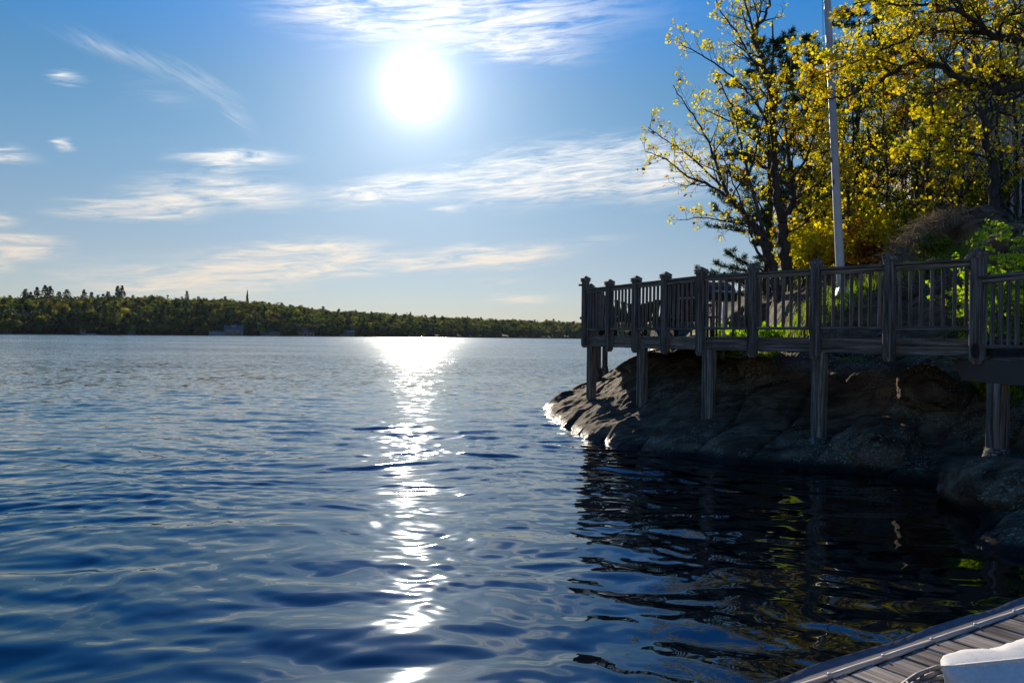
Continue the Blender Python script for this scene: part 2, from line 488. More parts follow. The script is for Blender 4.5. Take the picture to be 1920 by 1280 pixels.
def leaf_mat(name, c_shift=(1, 1, 1), trans=.35, attr=True, stops=None, nscale=.9, rough=.6):
    m, t, p = new_mat(name)
    if attr:
        c = N(t, 'ShaderNodeAttribute'); c.attribute_name = 'tint'; c = c.outputs['Color']
    else:
        g = N(t, 'ShaderNodeNewGeometry')
        n = noise_tex(t, g.outputs['Position'], nscale, 4, .7)
        wn = N(t, 'ShaderNodeTexWhiteNoise', noise_dimensions='1D')
        t.links.new(g.outputs['Random Per Island'], wn.inputs['W'])
        f = mth(t, 'ADD', mth(t, 'MULTIPLY', n.outputs[0], .70), mth(t, 'MULTIPLY', wn.outputs['Value'], .40))
        c = ramp(t, f, stops)
    d = N(t, 'ShaderNodeBsdfDiffuse'); tr = N(t, 'ShaderNodeBsdfTranslucent'); gl = N(t, 'ShaderNodeBsdfGlossy')
    t.links.new(c, d.inputs[0]); t.links.new(mix(t, 1.0, c, c_shift, 'MULTIPLY'), tr.inputs[0])
    gl.inputs['Roughness'].default_value = rough; gl.inputs[0].default_value = (.5, .5, .5, 1)
    ms = N(t, 'ShaderNodeMixShader'); ms.inputs[0].default_value = trans
    t.links.new(d.outputs[0], ms.inputs[1]); t.links.new(tr.outputs[0], ms.inputs[2])
    m2 = N(t, 'ShaderNodeMixShader'); m2.inputs[0].default_value = .04
    t.links.new(ms.outputs[0], m2.inputs[1]); t.links.new(gl.outputs[0], m2.inputs[2])
    t.links.new(m2.outputs[0], t.nodes['Material Output'].inputs[0])
    return m
M_far_leaf = leaf_mat('far_foliage', (1.6, 1.45, .5), .40)

def rand_dirs(n, g):
    v = g.normal(size=(n, 3)); return v / np.linalg.norm(v, axis=1)[:, None]
def quads(cent, size, g, flat=0.0, aspect=1.0, nrm=None):
    """n little irregular quads; returns verts (n*4,3)"""
    n = len(cent)
    if nrm is None: nrm = rand_dirs(n, g)
    nrm = nrm / np.linalg.norm(nrm, axis=1)[:, None]
    if flat: nrm = nrm + np.array([0, 0, flat]); nrm /= np.linalg.norm(nrm, axis=1)[:, None]
    a = np.cross(nrm, rand_dirs(n, g)); a /= np.linalg.norm(a, axis=1)[:, None] + 1e-9
    b = np.cross(nrm, a)
    s = (np.asarray(size) * np.ones(n))[:, None] / 2
    j = g.uniform(.7, 1.25, (4, n, 1))
    c = [cent + (a * sx * aspect * j[k] + b * sy * j[(k + 1) % 4]) * s for k, (sx, sy) in enumerate(((-1, -.6), (.75, -1), (1, .7), (-.7, 1)))]
    return np.stack(c, 1).reshape(-1, 3)
def crown_pts(g, kind, h):
    """clump centres, sizes for a far tree of height h standing on 0"""
    if kind == 'round':
        nb = 7; w = h * .36
        bc = rand_dirs(nb, g) * np.array([w * .62, w * .62, h * .26]) * g.uniform(.5, 1, (nb, 1)) + [0, 0, h * .62]
        br = g.uniform(.20, .30, nb) * h
        k = g.integers(0, nb, 95)
        c = bc[k] + rand_dirs(95, g) * br[k][:, None] * np.array([1, 1, .8])
        return c, g.uniform(.07, .13, 95) * h
    if kind == 'pine':
        n = 120
        lv = g.integers(0, 9, n); zz = h * (.34 + .66 * (lv / 8.3)) + g.normal(0, .012 * h, n)
        wmax = h * .26 * (1 - (lv / 9.2)) ** .75 * (0.7 + .45 * g.random(9)[lv])
        ph = g.uniform(0, 6.28, n); rr = wmax * np.sqrt(g.random(n))
        return np.stack([rr * np.cos(ph), rr * np.sin(ph), zz + rr * .12], -1), g.uniform(.05, .10, n) * h
    n = 120                                                         # spire
    u = g.random(n) ** 1.4; ph = g.uniform(0, 6.28, n); rr = h * .17 * (1 - u) * np.sqrt(g.random(n)) * 1.2
    return np.stack([rr * np.cos(ph), rr * np.sin(ph), h * (.1 + .9 * u)], -1), g.uniform(.05, .09, n) * h
def build_forest():
    g = np.random.default_rng(5)
    P, C = [], []
    trunks = []
    n_made = 0
    cand = 6500
    a = g.uniform(R(-44), R(22), cand)
    s = g.random(cand) ** .72 * 250
    s = np.where(g.random(cand) < .28, g.uniform(-1, 22, cand), s)
    D = shore_D(a) + s
    zt = far_z(a, s)
    for i in range(cand):
        left = np.interp(a[i], [R(-36), R(-22), R(-8), R(5)], [1, .75, .3, .15])
        con = g.random() < (.42 * left + .06 if s[i] < 60 else .30 * left + .05 if s[i] < 100 else .07 * left + .02)
        kind = ('pine' if g.random() < .9 else 'spire') if con else 'round'
        h = g.uniform(9, 12.5) if kind == 'round' else g.uniform(10, 14)
        if s[i] > 150 and kind != 'round': h *= 1.08
        if s[i] < 20: h *= .8
        sc_n = D[i] / 640.0
        c, sz = crown_pts(g, kind, h)
        keep = len(c) if s[i] < 120 else int(len(c) * .8)
        c, sz = c[:keep], sz[:keep]
        c = c + [D[i] * math.sin(a[i]), D[i] * math.cos(a[i]), zt[i]]
        cc_ = c - np.array([D[i] * math.sin(a[i]), D[i] * math.cos(a[i]), zt[i] + h * .5]); cc_ /= np.linalg.norm(cc_, axis=1)[:, None]
        P.append(quads(c, sz * 1.6, g, nrm=cc_ + .55 * rand_dirs(len(c), g)))
        if kind == 'round':
            b = np.array([[.075, .100, .018], [.105, .120, .02], [.055, .085, .022], [.13, .115, .03], [.11, .075, .03], [.045, .07, .02]][g.choice(6, p=[.26, .22, .24, .12, .05, .11])])
            if g.random() < .035: b = np.array([.22, .22, .02])
        else: b = np.array([.018, .038, .022]) if g.random() < .8 else np.array([.04, .06, .03])
        b = b * g.uniform(1.0, 1.6)
        jit = g.uniform(.85, 1.15, (len(c), 1))
        C.append(np.repeat(b[None, :] * jit, 4, 0))
    V = np.concatenate(P); Cc = np.concatenate(C)
    Fq = np.arange(len(V)).reshape(-1, 4)
    o = np_mesh('forest', V, Fq, M_far_leaf, col=Cc)
    tag(o, 'mixed green forest covering the long hill across the lake', 'forest', kind='stuff')
build_forest()

M_bark_far = new_mat('far_bark'); M_bark_far[2].inputs['Base Color'].default_value = (.05, .038, .03, 1); M_bark_far = M_bark_far[0]
def far_tree(px, s, h, kind, label, tintc, wide=1.0, dz=0.0, cat='tree', name='pine_tree', group=None):
    g = np.random.default_rng(int(px * 7 + s))
    a = float(az_of(px)); D = float(shore_D(np.array(a))) + s
    base = Vector((D * math.sin(a), D * math.cos(a), float(far_z(np.array(a), np.array(float(s)))) + dz))
    e = empty(name, base); tag(e, label, cat, group)
    parts = [crown_pts(g, kind, h) for _ in range(3)]
    c = np.concatenate([p[0] for p in parts]) * np.array([wide, wide, 1]); sz = np.concatenate([p[1] for p in parts]) * (.8 if kind == 'round' else .5)
    V = quads(c, sz * 1.5, g)
    col = np.repeat(np.array(tintc)[None, :] * g.uniform(.8, 1.2, (len(c), 1)), 4, 0)
    np_mesh('crown', V, np.arange(len(V)).reshape(-1, 4), M_far_leaf, e, col=col)
    MB().tube([(0, 0, -1), (0.1, 0, h * .5), (0, .1, h * .97)], [h * .018, h * .012, h * .003], 6).build('trunk', M_bark_far, e, True)
dk = (.016, .034, .022)
far_tree(463, 170, 18.5, 'spire', 'lone dark spruce standing tallest on the ridge of the far hill', dk, .62, 4, name='spruce_tree')
for i, (px, h, dz, w, lab) in enumerate([
        (47, 17, 1, 1.15, 'tall pine breaking the far skyline, leftmost of the ridge pines'),
        (57, 15.5, 0, .8, 'smaller pine touching the leftmost ridge pine on the far skyline'),
        (69, 18, 1, .9, 'slim ragged pine on the far skyline, just left of the highest pair'),
        (84, 18.5, 2, 1.0, 'high open-crowned pine on the far skyline, left of the highest pair'),
        (93, 18.0, 2, 1.1, 'broad high pine on the far skyline, right one of the highest pair'),
        (110, 16, 0, 1.1, 'squat pine on the far skyline between two broad ragged ones'),
        (125, 17, 1, 1.3, 'wide flat-topped pine in the middle of the far ridge row'),
        (157, 17, 1, .9, 'narrow pine standing alone after a gap on the far ridge'),
        (171, 15.5, 0, 1.0, 'short bushy pine beside the narrow one on the far ridge'),
        (202, 15, 0, 1.2, 'low wide pine just left of the paired ridge pines'),
        (220, 18, 2, .9, 'left pine of a close pair rising over the far ridge'),
        (228, 18.5, 2, .9, 'right pine of a close pair rising over the far ridge'),
        (350, 16, 1, .8, 'small dark pine poking over the ridge left of the lone spruce'),
        (769, 15, 0, .7, 'small dark pine tip on the low ridge under the sun')]):
    far_tree(px, 160, h, 'pine', lab, dk, w, dz, group='pines along the far ridge')
for px, s, h, k, w, lab, col in [
        (212, 3, 19, 'pine', 1.15, 'large pale green pine standing at the far waterline', (.06, .085, .04)),
        (197, 8, 17, 'pine', .9, 'pale pine just left of the large one at the far waterline', (.05, .075, .04)),
        (172, 6, 12, 'spire', 1.5, 'small pale cone-shaped fir near the little boathouse', (.06, .085, .045)),
        (261, 7, 15, 'pine', 1.0, 'pale feathery pine behind the low teal boathouse', (.05, .075, .04)),
        (146, 14, 17, 'pine', 1.1, 'grey-green layered pine halfway up the far wooded slope', (.045, .065, .035)),
        (505, 75, 10, 'round', 1.0, 'bright yellow tree high on the wooded far slope', (.26, .24, .03)),
        (495, 14, 8, 'round', 1.0, 'small tan-yellow tree just above the shore cottages', (.20, .17, .06)),
        (562, 85, 9, 'round', .8, 'slim bright green tree near the top of the far slope', (.17, .22, .03)),
        (445, 60, 9, 'round', 1.1, 'light green round tree on the far slope above the white boathouse', (.14, .17, .04))]:
    far_tree(px, s, h, k, lab, col, w, name='pine_tree' if k == 'pine' else ('fir_tree' if k == 'spire' else 'broadleaf_tree'))

def flat_mat(name, c, rough=.7, metal=0.0):
    m, t, p = new_mat(name)
    n = noise_tex(t, N(t, 'ShaderNodeTexCoord').outputs['Object'], 3.0, 5, .6)
    t.links.new(mix(t, 1.0, c, ramp(t, n.outputs[0], [(.3, .78), (.7, 1.12)]), 'MULTIPLY'), p.inputs['Base Color'])
    p.inputs['Roughness'].default_value = rough; p.inputs['Metallic'].default_value = metal
    return m
M_white = flat_mat('white_paint', (.24, .29, .33)); M_grey_sid = flat_mat('grey_siding', (.12, .15, .17)); M_teal = flat_mat('teal_siding', (.06, .12, .14))
M_roof = flat_mat('shingle_roof', (.07, .075, .08)); M_darkglass = new_mat('window_glass')
M_darkglass[2].inputs['Base Color'].default_value = (.02, .03, .035, 1); M_darkglass[2].inputs['Roughness'].default_value = .08; M_darkglass = M_darkglass[0]
M_brown_sid = flat_mat('brown_siding', (.12, .085, .06))
def bx(x0, x1, y0, y1, z0, z1):
    m = MB(); m.beam((x0, (y0 + y1) / 2, (z0 + z1) / 2), (x1, (y0 + y1) / 2, (z0 + z1) / 2), y1 - y0, z1 - z0, ch=.01); return m
def gable(w, d, z0, z1, over=.4, axis='x', x0=0.0):
    """gable roof prism with thickness; ridge along y when axis == 'x' (gable faces the lake)"""
    m = MB(); th = .25
    for sgn in (-1, 1):
        q = [(x0, z1), (x0 + sgn * (w / 2 + over), z0 - over * (z1 - z0) / (w / 2))]
        pr = [(q[0][0], q[0][1]), (q[1][0], q[1][1]), (q[1][0], q[1][1] + th), (q[0][0], q[0][1] + th)]
        if axis == 'x': r0 = [(x, -d / 2 - over, z) for x, z in pr]; r1 = [(x, d / 2 + over, z) for x, z in pr]
        else: r0 = [(-d / 2 - over + x0, x - x0, z) for x, z in pr]; r1 = [(d / 2 + over + x0, x - x0, z) for x, z in pr]
        m.loft([r0, r1])
    return m
def far_house(px, s, W, Dp, H, RH, name, label, wall, roof, axis='x', wins=3, doors=0, lift=0.6, dormer=False, cat='boathouse', upper=False, wing=0.0):
    a = float(az_of(px)); D = float(shore_D(np.array(a))) + s
    z = max(.3, float(far_z(np.array(a), np.array(max(0., float(s)))))) if s > 8 else .5
    e = empty(name, (D * math.sin(a), D * math.cos(a), z), -a); tag(e, label, cat)
    w = bx(-W / 2, W / 2, -Dp / 2, Dp / 2, -1.5, H)
    hw = W / 2 if axis == 'x' else Dp / 2
    if axis == 'x': w.loft([[(-hw, -Dp / 2 + .01, H), (hw, -Dp / 2 + .01, H), (0, -Dp / 2 + .01, H + RH)], [(-hw, Dp / 2 - .01, H), (hw, Dp / 2 - .01, H), (0, Dp / 2 - .01, H + RH)]])
    if wing: w.beam((-W / 2 - wing, 0, H * .3 - .4), (-W / 2, 0, H * .3 - .4), Dp * .8, H * .6 + .8, ch=.01)
    w.build('wall', wall, e)
    r = gable(W if axis == 'x' else Dp, Dp if axis == 'x' else W, H, H + RH, axis=axis).build('roof', roof, e)
    if dormer:
        m = MB(); m.beam((-W * .14, -Dp * .2, H + RH * .75), (W * .14, -Dp * .2, H + RH * .75), Dp * .4, RH * .9, ch=.01); m.build('dormer', wall, r)
        MB().beam((-W * .17, -Dp * .2, H + RH * 1.28), (W * .17, -Dp * .2, H + RH * 1.28), Dp * .48, .2, ch=.01).build('dormer_roof', roof, r)
    rows = [(H * .52, H * .38)] if not upper else [(H * .28, H * .22), (H * .74, H * .24)]
    for zc, hh in rows:
        for k in range(wins):
            x = (k - (wins - 1) / 2) * W / wins * .92
            f = MB().beam((x - W / wins * .27, -Dp / 2 - .05, zc), (x + W / wins * .27, -Dp / 2 - .05, zc), .14, hh + .2, ch=.01).build('window', M_white, e)
            MB().beam((x - W / wins * .22, -Dp / 2 - .10, zc), (x + W / wins * .22, -Dp / 2 - .10, zc), .16, hh, ch=.01).build('pane', M_darkglass, f)
    if doors:
        for k in range(doors):
            x = (k - (doors - 1) / 2) * W / doors * .9
            MB().beam((x - W / doors * .32, -Dp / 2 - .07, H * .18), (x + W / doors * .32, -Dp / 2 - .07, H * .18), .16, H * .42, ch=.01).build('boat_door', M_darkglass, e)
    return e
far_house(438, -3, 13, 9, 4.6, 2.6, 'boathouse', 'white two-storey boathouse with rooftop dormer on the far waterline', M_white, M_grey_sid, 'y', 4, 2, dormer=True, wing=11)
far_house(514, -2, 9, 7, 3.2, 1.8, 'boathouse', 'grey low boathouse between the white boathouses across the lake', M_grey_sid, M_roof, 'y', 3, 1, wing=6)
far_house(569, -2, 9, 7, 4.0, 3.2, 'boathouse', 'gabled boathouse with white trim standing at the far waterline', M_grey_sid, M_white, 'x', 3, 2, wing=0)
far_house(582, -2, 6, 6, 2.6, 1.2, 'boathouse', 'small low shed right beside the gabled white-trimmed boathouse', M_grey_sid, M_roof, 'y', 2, 1)
far_house(655, -2, 8, 6, 3.2, 1.6, 'boathouse', 'pale boathouse nearest the sun glitter on the far shore', M_grey_sid, M_white, 'y', 3, 1, wing=5)
far_house(246, -1, 5, 5, 2.9, 1.0, 'boathouse', 'low teal boathouse under the feathery pine on the far shore', M_teal, M_teal, 'y', 3, 0)
far_house(155, 3, 3.6, 4, 3.4, 1.2, 'boathouse', 'tiny pale cabin among dark trees near the moored boat', M_white, M_roof, 'x', 1, 0, cat='cabin')
far_house(36, 24, 11, 8, 6.5, 3.0, 'cottage', 'half-timbered pale cottage in the dark trees at far left', M_grey_sid, M_roof, 'y', 5, 0, cat='cottage', upper=True)
far_house(5, 4, 9, 6, 2.8, 1.4, 'boathouse', 'dark boathouse at the far waterline, below the half-timbered cottage', M_teal, M_roof, 'y', 4, 0)
# moored motorboat by the far cabin
def far_boat(px, L, label, name='motorboat', canopy=False):
    a = float(az_of(px)); D = float(shore_D(np.array(a))) - 14
    e = empty(name, (D * math.sin(a), D * math.cos(a), .05), -a); tag(e, label, 'boat')
    rings = []
    for u in np.linspace(0, 1, 9):
        x = -L / 2 + L * u; b = L * .17 * (1 - max(0, (u - .45) / .55) ** 2) + .02; k = .15 + .35 * u ** 2
        rings.append([(x, -b, .75 + k * .5), (x, -b * .8, .1), (x, 0, -.25 + k * .3), (x, b * .8, .1), (x, b, .75 + k * .5)])
    MB().loft(rings).build('hull', M_white, e)
    m = MB(); m.loft([[(-L * .02, -.6, .8), (-L * .02, .6, .8), (L * .02, .5, 1.5), (L * .02, -.5, 1.5)], [(L * .03, -.6, .8), (L * .03, .6, .8), (L * .03, .5, 1.5), (L * .03, -.5, 1.5)]])
    m.build('windshield', M_darkglass, e)
far_boat(171, 5.5, 'small white motorboat moored off the far shore by the cabin')
# ------------------------------------------------------------------ near shore: rock and hillside
DK = 1.73                                     # boardwalk deck top
P1 = Vector((1.48, 15.0)); P5 = Vector((2.93, 11.5)); P9 = Vector((5.47, 8.70)); P10 = Vector((5.72, 5.6)); 
SHORE = np.array([(20, 100), (14, 70), (8, 45), (5, 32), (3.2, 26), (1.9, 22), (1.0, 19.2), (.77, 17.2), (.88, 14.6), (1.25, 12.5), (1.64, 11.5), (2.3, 10.65), (3.15, 10.0),
                  (4.06, 9.45), (4.75, 8.95), (5.14, 8.65), (5.0, 8.0), (4.45, 7.05), (3.85, 6.35), (3.85, 5.98), (4.05, 5.6), (4.7, 4.9), (5.6, 4.2), (7.2, 3.4), (10, 2.4), (16, 1.0), (60, -12), (140, -20)])
DECK = np.array([(P1.x, P1.y), (P5.x, P5.y), (P9.x, P9.y), (P10.x, P10.y), (7.1, 5.6), (6.9, 9.3), (4.6, 12.4), (5.2, 16.5), (2.45, 20.2)])
def seg_dist(X, Y, poly, closed):
    d = np.full(X.shape, 1e9); n = len(poly)
    for i in range(n if closed else n - 1):
        ax, ay = poly[i]; bx_, by = poly[(i + 1) % n]
        ux, uy = bx_ - ax, by - ay; L2 = ux * ux + uy * uy
        t = np.clip(((X - ax) * ux + (Y - ay) * uy) / L2, 0, 1)
        d = np.minimum(d, np.hypot(X - ax - t * ux, Y - ay - t * uy))
    return d
def inside(X, Y, poly):
    c = np.zeros(X.shape, bool); n = len(poly)
    for i in range(n):
        x0, y0 = poly[i]; x1, y1 = poly[(i + 1) % n]
        cond = ((y0 > Y) != (y1 > Y)) & (X < (x1 - x0) * (Y - y0) / (y1 - y0 + 1e-12) + x0)
        c ^= cond
    return c
_land = np.concatenate([SHORE, [(200, -20), (200, 140), (20, 140)]])
def land_d(X, Y):
    wx = .10 * vnoise(X * 1.6, Y * 1.6, s=60) + .04 * vnoise(X * 5, Y * 5, s=61)
    wy = .10 * vnoise(X * 1.6 + 5, Y * 1.6, s=62)
    d = seg_dist(X + wx, Y + wy, SHORE, False)
    return np.where(inside(X + wx, Y + wy, _land), d, -d)
def ground_z(X, Y, detail=True):
    X = np.asarray(X, float); Y = np.asarray(Y, float)
    d = land_d(X, Y)
    prof = np.interp(d, [-6, -2, -.4, 0, .12, .3, .6, 1.0, 1.5, 2.2, 3, 5, 8, 14, 30], [-2.5, -1.2, -.35, 0, .12, .24, .33, .46, .80, 1.22, 1.50, 2.8, 4.6, 8, 16])
    hill = 1.58 + .36 * np.maximum(0, X - 3.4) * sstep(9, 15, Y + .2 * X) * (1 + 0 * X) + .0 * Y
    hill = hill + .30 * np.maximum(0, X - 6.4) * sstep(15, 9, Y + .2 * X)
    hill = hill + .05 * np.maximum(0, Y - 20) * sstep(2, 9, X)
    hill = np.where(X > 16, hill + .12 * (X - 16), hill)
    if detail: hill = hill + (.20 * fbm(X * .5, Y * .5, oct=3, s=70) + .05 * fbm(X * 2.2, Y * 2.2, oct=3, s=71)) * sstep(3.2, 5, X)
    ds = seg_dist(X, Y, DECK, True); ds = np.where(inside(X, Y, DECK), -ds, ds)
    w = sstep(-.25, .85, ds)
    low = 1.26 + .10 * vnoise(X, Y, s=72)
    cap = low * (1 - w) + hill * w
    z = np.minimum(prof, cap)
    k = .25; h = np.clip(.5 + .5 * (cap - prof) / k, 0, 1)
    z = prof * h + cap * (1 - h) - k * h * (1 - h) * .6
    if detail:
        # folded strata running from the water up to the right, with cracks between slabs
        u = X * .80 + Y * .60; v = -X * .60 + Y * .80
        sv = v + .35 * vnoise(u * .35, v * .6, s=80)
        slab = vnoise(u * .28, sv * 1.5, s=81)
        tz = (sv * 1.15) % 1.0
        step = (tz - .5) * .15 * (.5 + .7 * np.clip(vnoise(u * .3, np.floor(sv * 1.15), s=90), -.4, 1))
        crk = np.exp(-((np.minimum(tz, 1 - tz)) / .035) ** 2) * (.15 + .08 * vnoise(u * .5, v, s=82))
        tr = vnoise(u * .55 + .3 * vnoise(v * 2, u, s=86), v * 1.1, s=85) * 2.2; tq = np.floor(tr) + sstep(.42, .58, tr - np.floor(tr))
        fine = .034 * tq + .036 * fbm(u * 1.6, v * 5, oct=4, s=83) + .010 * fbm(u * 9, v * 16, oct=3, s=84)
        amp = sstep(-.3, .5, d) * .85 + .15
        rocky = sstep(-.6, .2, d)
        z = z + rocky * amp * (.10 * slab + step - np.maximum(crk, 0) + fine)
    return z
def build_ground():
    xs = np.concatenate([np.arange(-2, .4, .2), np.arange(.4, 9.0, .038), np.arange(9, 18, .12), np.arange(18, 46, .6), np.arange(46, 130, 4)])
    ys = np.concatenate([np.arange(1.0, 4.5, .15), np.arange(4.5, 15.5, .038), np.arange(15.5, 24, .075), np.arange(24, 45, .4), np.arange(45, 110, 3)])
    X, Y = np.meshgrid(xs, ys)
    Z = ground_z(X, Y)
    V = np.stack([X, Y, Z], -1).reshape(-1, 3)
    nc = len(xs); nr = len(ys)
    i = np.arange(nr - 1)[:, None] * nc + np.arange(nc - 1)[None, :]
    Fq = np.stack([i, i + 1, i + nc + 1, i + nc], -1).reshape(-1, 4)
    keep = (V[Fq][:, :, 2].max(1) > -1.3)
    Fq = Fq[keep]
    m, t, p = new_mat('granite')
    geo = N(t, 'ShaderNodeNewGeometry'); pos = geo.outputs['Position']
    big = noise_tex(t, pos, .9, 6, .6, .3)
    strat = noise_tex(t, mapped(t, pos, (1.2, 5.5, 5), (0, 0, R(-37))), 1.0, 7, .65, .6)
    gr = noise_tex(t, pos, 42, 4, .7)
    c = ramp(t, strat.outputs[0], [(.30, (.026, .015, .009)), (.45, (.150, .094, .056)), (.60, (.27, .185, .118)), (.76, (.38, .29, .20))])
    c = mix(t, ramp(t, big.outputs[0], [(.45, 0), (.62, .6)]), c, (.030, .020, .014))
    c = mix(t, ramp(t, gr.outputs[0], [(.54, 0), (.70, .4)]), c, (.12, .10, .085))
    # lichen: rounded pale patches in places
    vo = N(t, 'ShaderNodeTexVoronoi'); vo.inputs['Scale'].default_value = 5.5; t.links.new(vmth(t, 'ADD', pos, vmth(t, 'SCALE', noise_tex(t, pos, 14, 3).outputs['Color']).outputs[0]).outputs[0], vo.inputs['Vector'])
    lzone = noise_tex(t, pos, .8, 3, .6)
    lf = mth(t, 'MULTIPLY', ramp(t, vo.outputs['Distance'], [(.30, 1), (.36, 0)]), ramp(t, lzone.outputs[0], [(.50, 0), (.55, 1)]))
    lw = mth(t, 'MULTIPLY', lf, ramp(t, noise_tex(t, pos, 26, 4).outputs[0], [(.38, .35), (.5, 1)]))
    c = mix(t, lw, c, (.40, .43, .30))
    # leaf litter and soil further up the slope
    sp = N(t, 'ShaderNodeSeparateXYZ'); t.links.new(pos, sp.inputs[0])
    sn = N(t, 'ShaderNodeSeparateXYZ'); t.links.new(geo.outputs['Normal'], sn.inputs[0])
    soil = mth(t, 'MULTIPLY', ramp(t, mth(t, 'DIVIDE', sp.outputs[1], 30, clamp=True), [(.50, 0), (.62, 1)]), ramp(t, noise_tex(t, pos, .6, 5).outputs[0], [(.35, .3), (.55, 1)]))
    litter = ramp(t, noise_tex(t, pos, 11, 5, .7).outputs[0], [(.35, (.020, .014, .010)), (.5, (.065, .045, .028)), (.68, (.15, .105, .06))])
    c = mix(t, soil, c, litter)
    t.links.new(c, p.inputs['Base Color'])
    wet = ramp(t, mth(t, 'ADD', sp.outputs[2], mth(t, 'MULTIPLY', mth(t, 'SUBTRACT', gr.outputs[0], .5), .10)), [(.055, 1), (.13, 0)])
    c2 = mix(t, wet, c, (.02, .018, .017)); t.links.new(c2, p.inputs['Base Color'])
    p.inputs['Specular IOR Level'].default_value = .08
    t.links.new(mth(t, 'SUBTRACT', .78, mth(t, 'MULTIPLY', wet, .50)), p.inputs['Roughness'])
    hgt = mth(t, 'ADD', mth(t, 'MULTIPLY', strat.outputs[0], .8), mth(t, 'MULTIPLY', gr.outputs[0], .25))
    t.links.new(bump(t, hgt, 1.0, .11), p.inputs['Normal'])
    global M_granite; M_granite = m
    tag(np_mesh('rocky_shore', V, Fq, m, smooth=True), kind='structure')
build_ground()
def gz(x, y): return float(ground_z(np.array([x]), np.array([y]))[0])

def rock(name, label, c, size, rot, seed, cat='boulder', rough=.16, group=None, cuts=5, mat=None):
    g = np.random.default_rng(seed)
    n1, n2 = 72, 48
    th = np.linspace(0, 2 * np.pi, n1, endpoint=False); ph = np.linspace(-np.pi / 2, np.pi / 2, n2)
    T, Pn = np.meshgrid(th, ph)
    D = np.stack([np.cos(Pn) * np.cos(T), np.cos(Pn) * np.sin(T), np.sin(Pn)], -1)
    r = np.ones(T.shape)
    for _ in range(cuts):                       # flattened facets
        n = rand_dirs(1, g)[0]; k = D @ n; lim = g.uniform(.62, .85)
        r = np.minimum(r, np.where(k > 0.05, lim / np.maximum(k, .05), 9) * .5 + .5 * r)
    r = r + rough * fbm(D[..., 0] * 1.6 + seed, D[..., 1] * 1.6, D[..., 2] * 1.6, 4, seed) + .03 * fbm(D[..., 0] * 7, D[..., 1] * 7, D[..., 2] * 9, 3, seed + 1)
    V = (D * r[..., None]).reshape(-1, 3) * np.array(size)
    i = np.arange(n2 - 1)[:, None] * n1; j = np.arange(n1)[None, :]; j2 = (j + 1) % n1
    Fq = np.stack([i + j, i + j2, i + n1 + j2, i + n1 + j], -1).reshape(-1, 4)
    o = np_mesh(name, V, Fq, mat or M_granite, smooth=True, loc=c)
    o.rotation_euler = rot
    return tag(o, label, cat, group)
p = at(1750, 735, 10.2); rock('boulder', 'large boulder with pale green lichen wedged under the boardwalk', p, (.50, .42, .36), (.1, .2, .3), 3)
p = at(1425, 708, 12.2); rock('boulder', 'rounded boulder in the shade between two support posts', p, (.42, .4, .33), (0, .3, 0), 8)
p = at(1660, 800, 9.75); rock('boulder', 'broad dark boulder resting at the water edge below the lichened one', (p.x, p.y + .2, .10), (.85, .6, .52), (0, .12, .5), 12)
p = at(1880, 930, 7.6); rock('boulder', 'smooth pale grey boulder sloping into the dark bay beside the dock', (5.55, 7.25, .05), (1.0, 1.3, .46), (.1, .16, .5), 15, cuts=3, rough=.1)
p = at(1785, 478, 15.5); rock('boulder', 'big grey rock hump draped with dry grass above the railing', (p.x + .3, p.y, p.z - .15), (1.25, 1.1, 1.05), (0, -.35, .1), 21, rough=.2)
p = at(1925, 480, 12.0); rock('boulder', 'pale rock behind the green shrub at the right edge', (p.x, p.y, p.z - .1), (.95, .8, .62), (0, .1, .3), 25)
p = at(1235, 655, 16.0); rock('boulder', 'dark slab of rock tucked beneath the boardwalk deck', (p.x + .3, p.y, 1.02), (1.1, 1.3, .42), (0, -.1, .3), 29)
# ------------------------------------------------------------------ boardwalk
M_bolt = new_mat('rusty_bolt'); M_bolt[2].inputs['Base Color'].default_value = (.10, .08, .07, 1); M_bolt[2].inputs['Metallic'].default_value = .6; M_bolt = M_bolt[0]
def stone_foot_mat():
    m, t, p = new_mat('mortared_stone')
    pos = N(t, 'ShaderNodeNewGeometry').outputs['Position']
    vo = N(t, 'ShaderNodeTexVoronoi', feature='DISTANCE_TO_EDGE'); t.links.new(mapped(t, pos, (1, 1, 1.8)), vo.inputs['Vector']); vo.inputs['Scale'].default_value = 14
    v2 = N(t, 'ShaderNodeTexVoronoi'); t.links.new(mapped(t, pos, (1, 1, 1.8)), v2.inputs['Vector']); v2.inputs['Scale'].default_value = 14
    bw = N(t, 'ShaderNodeRGBToBW'); t.links.new(v2.outputs['Color'], bw.inputs[0])
    c = ramp(t, bw.outputs[0], [(.2, (.10, .085, .07)), (.5, (.22, .19, .15)), (.8, (.32, .30, .27))])
    c = mix(t, ramp(t, vo.outputs['Distance'], [(.03, 1), (.07, 0)]), c, (.05, .045, .04))
    t.links.new(c, p.inputs['Base Color']); p.inputs['Roughness'].default_value = .9
    t.links.new(bump(t, ramp(t, vo.outputs['Distance'], [(0, 0), (.12, 1)]), .9, .02), p.inputs['Normal'])
    return m
M_footing = stone_foot_mat()
def hit_line(px, A, B):
    """point on the vertical plane through A-B seen at pixel column px (at the horizon row)"""
    d = ray(px, 632)
    ux, uy = B.x - A.x, B.y - A.y
    t = (A.x * uy - A.y * ux) / (d.x * uy - d.y * ux)
    return Vector((d.x * t, d.y * t))
walk = empty('boardwalk', (3.5, 13, DK))
tag(walk, 'long weathered grey boardwalk with picket railing on posts over the rock', 'boardwalk')
_inv = Matrix.Translation((-3.5, -13, -DK))
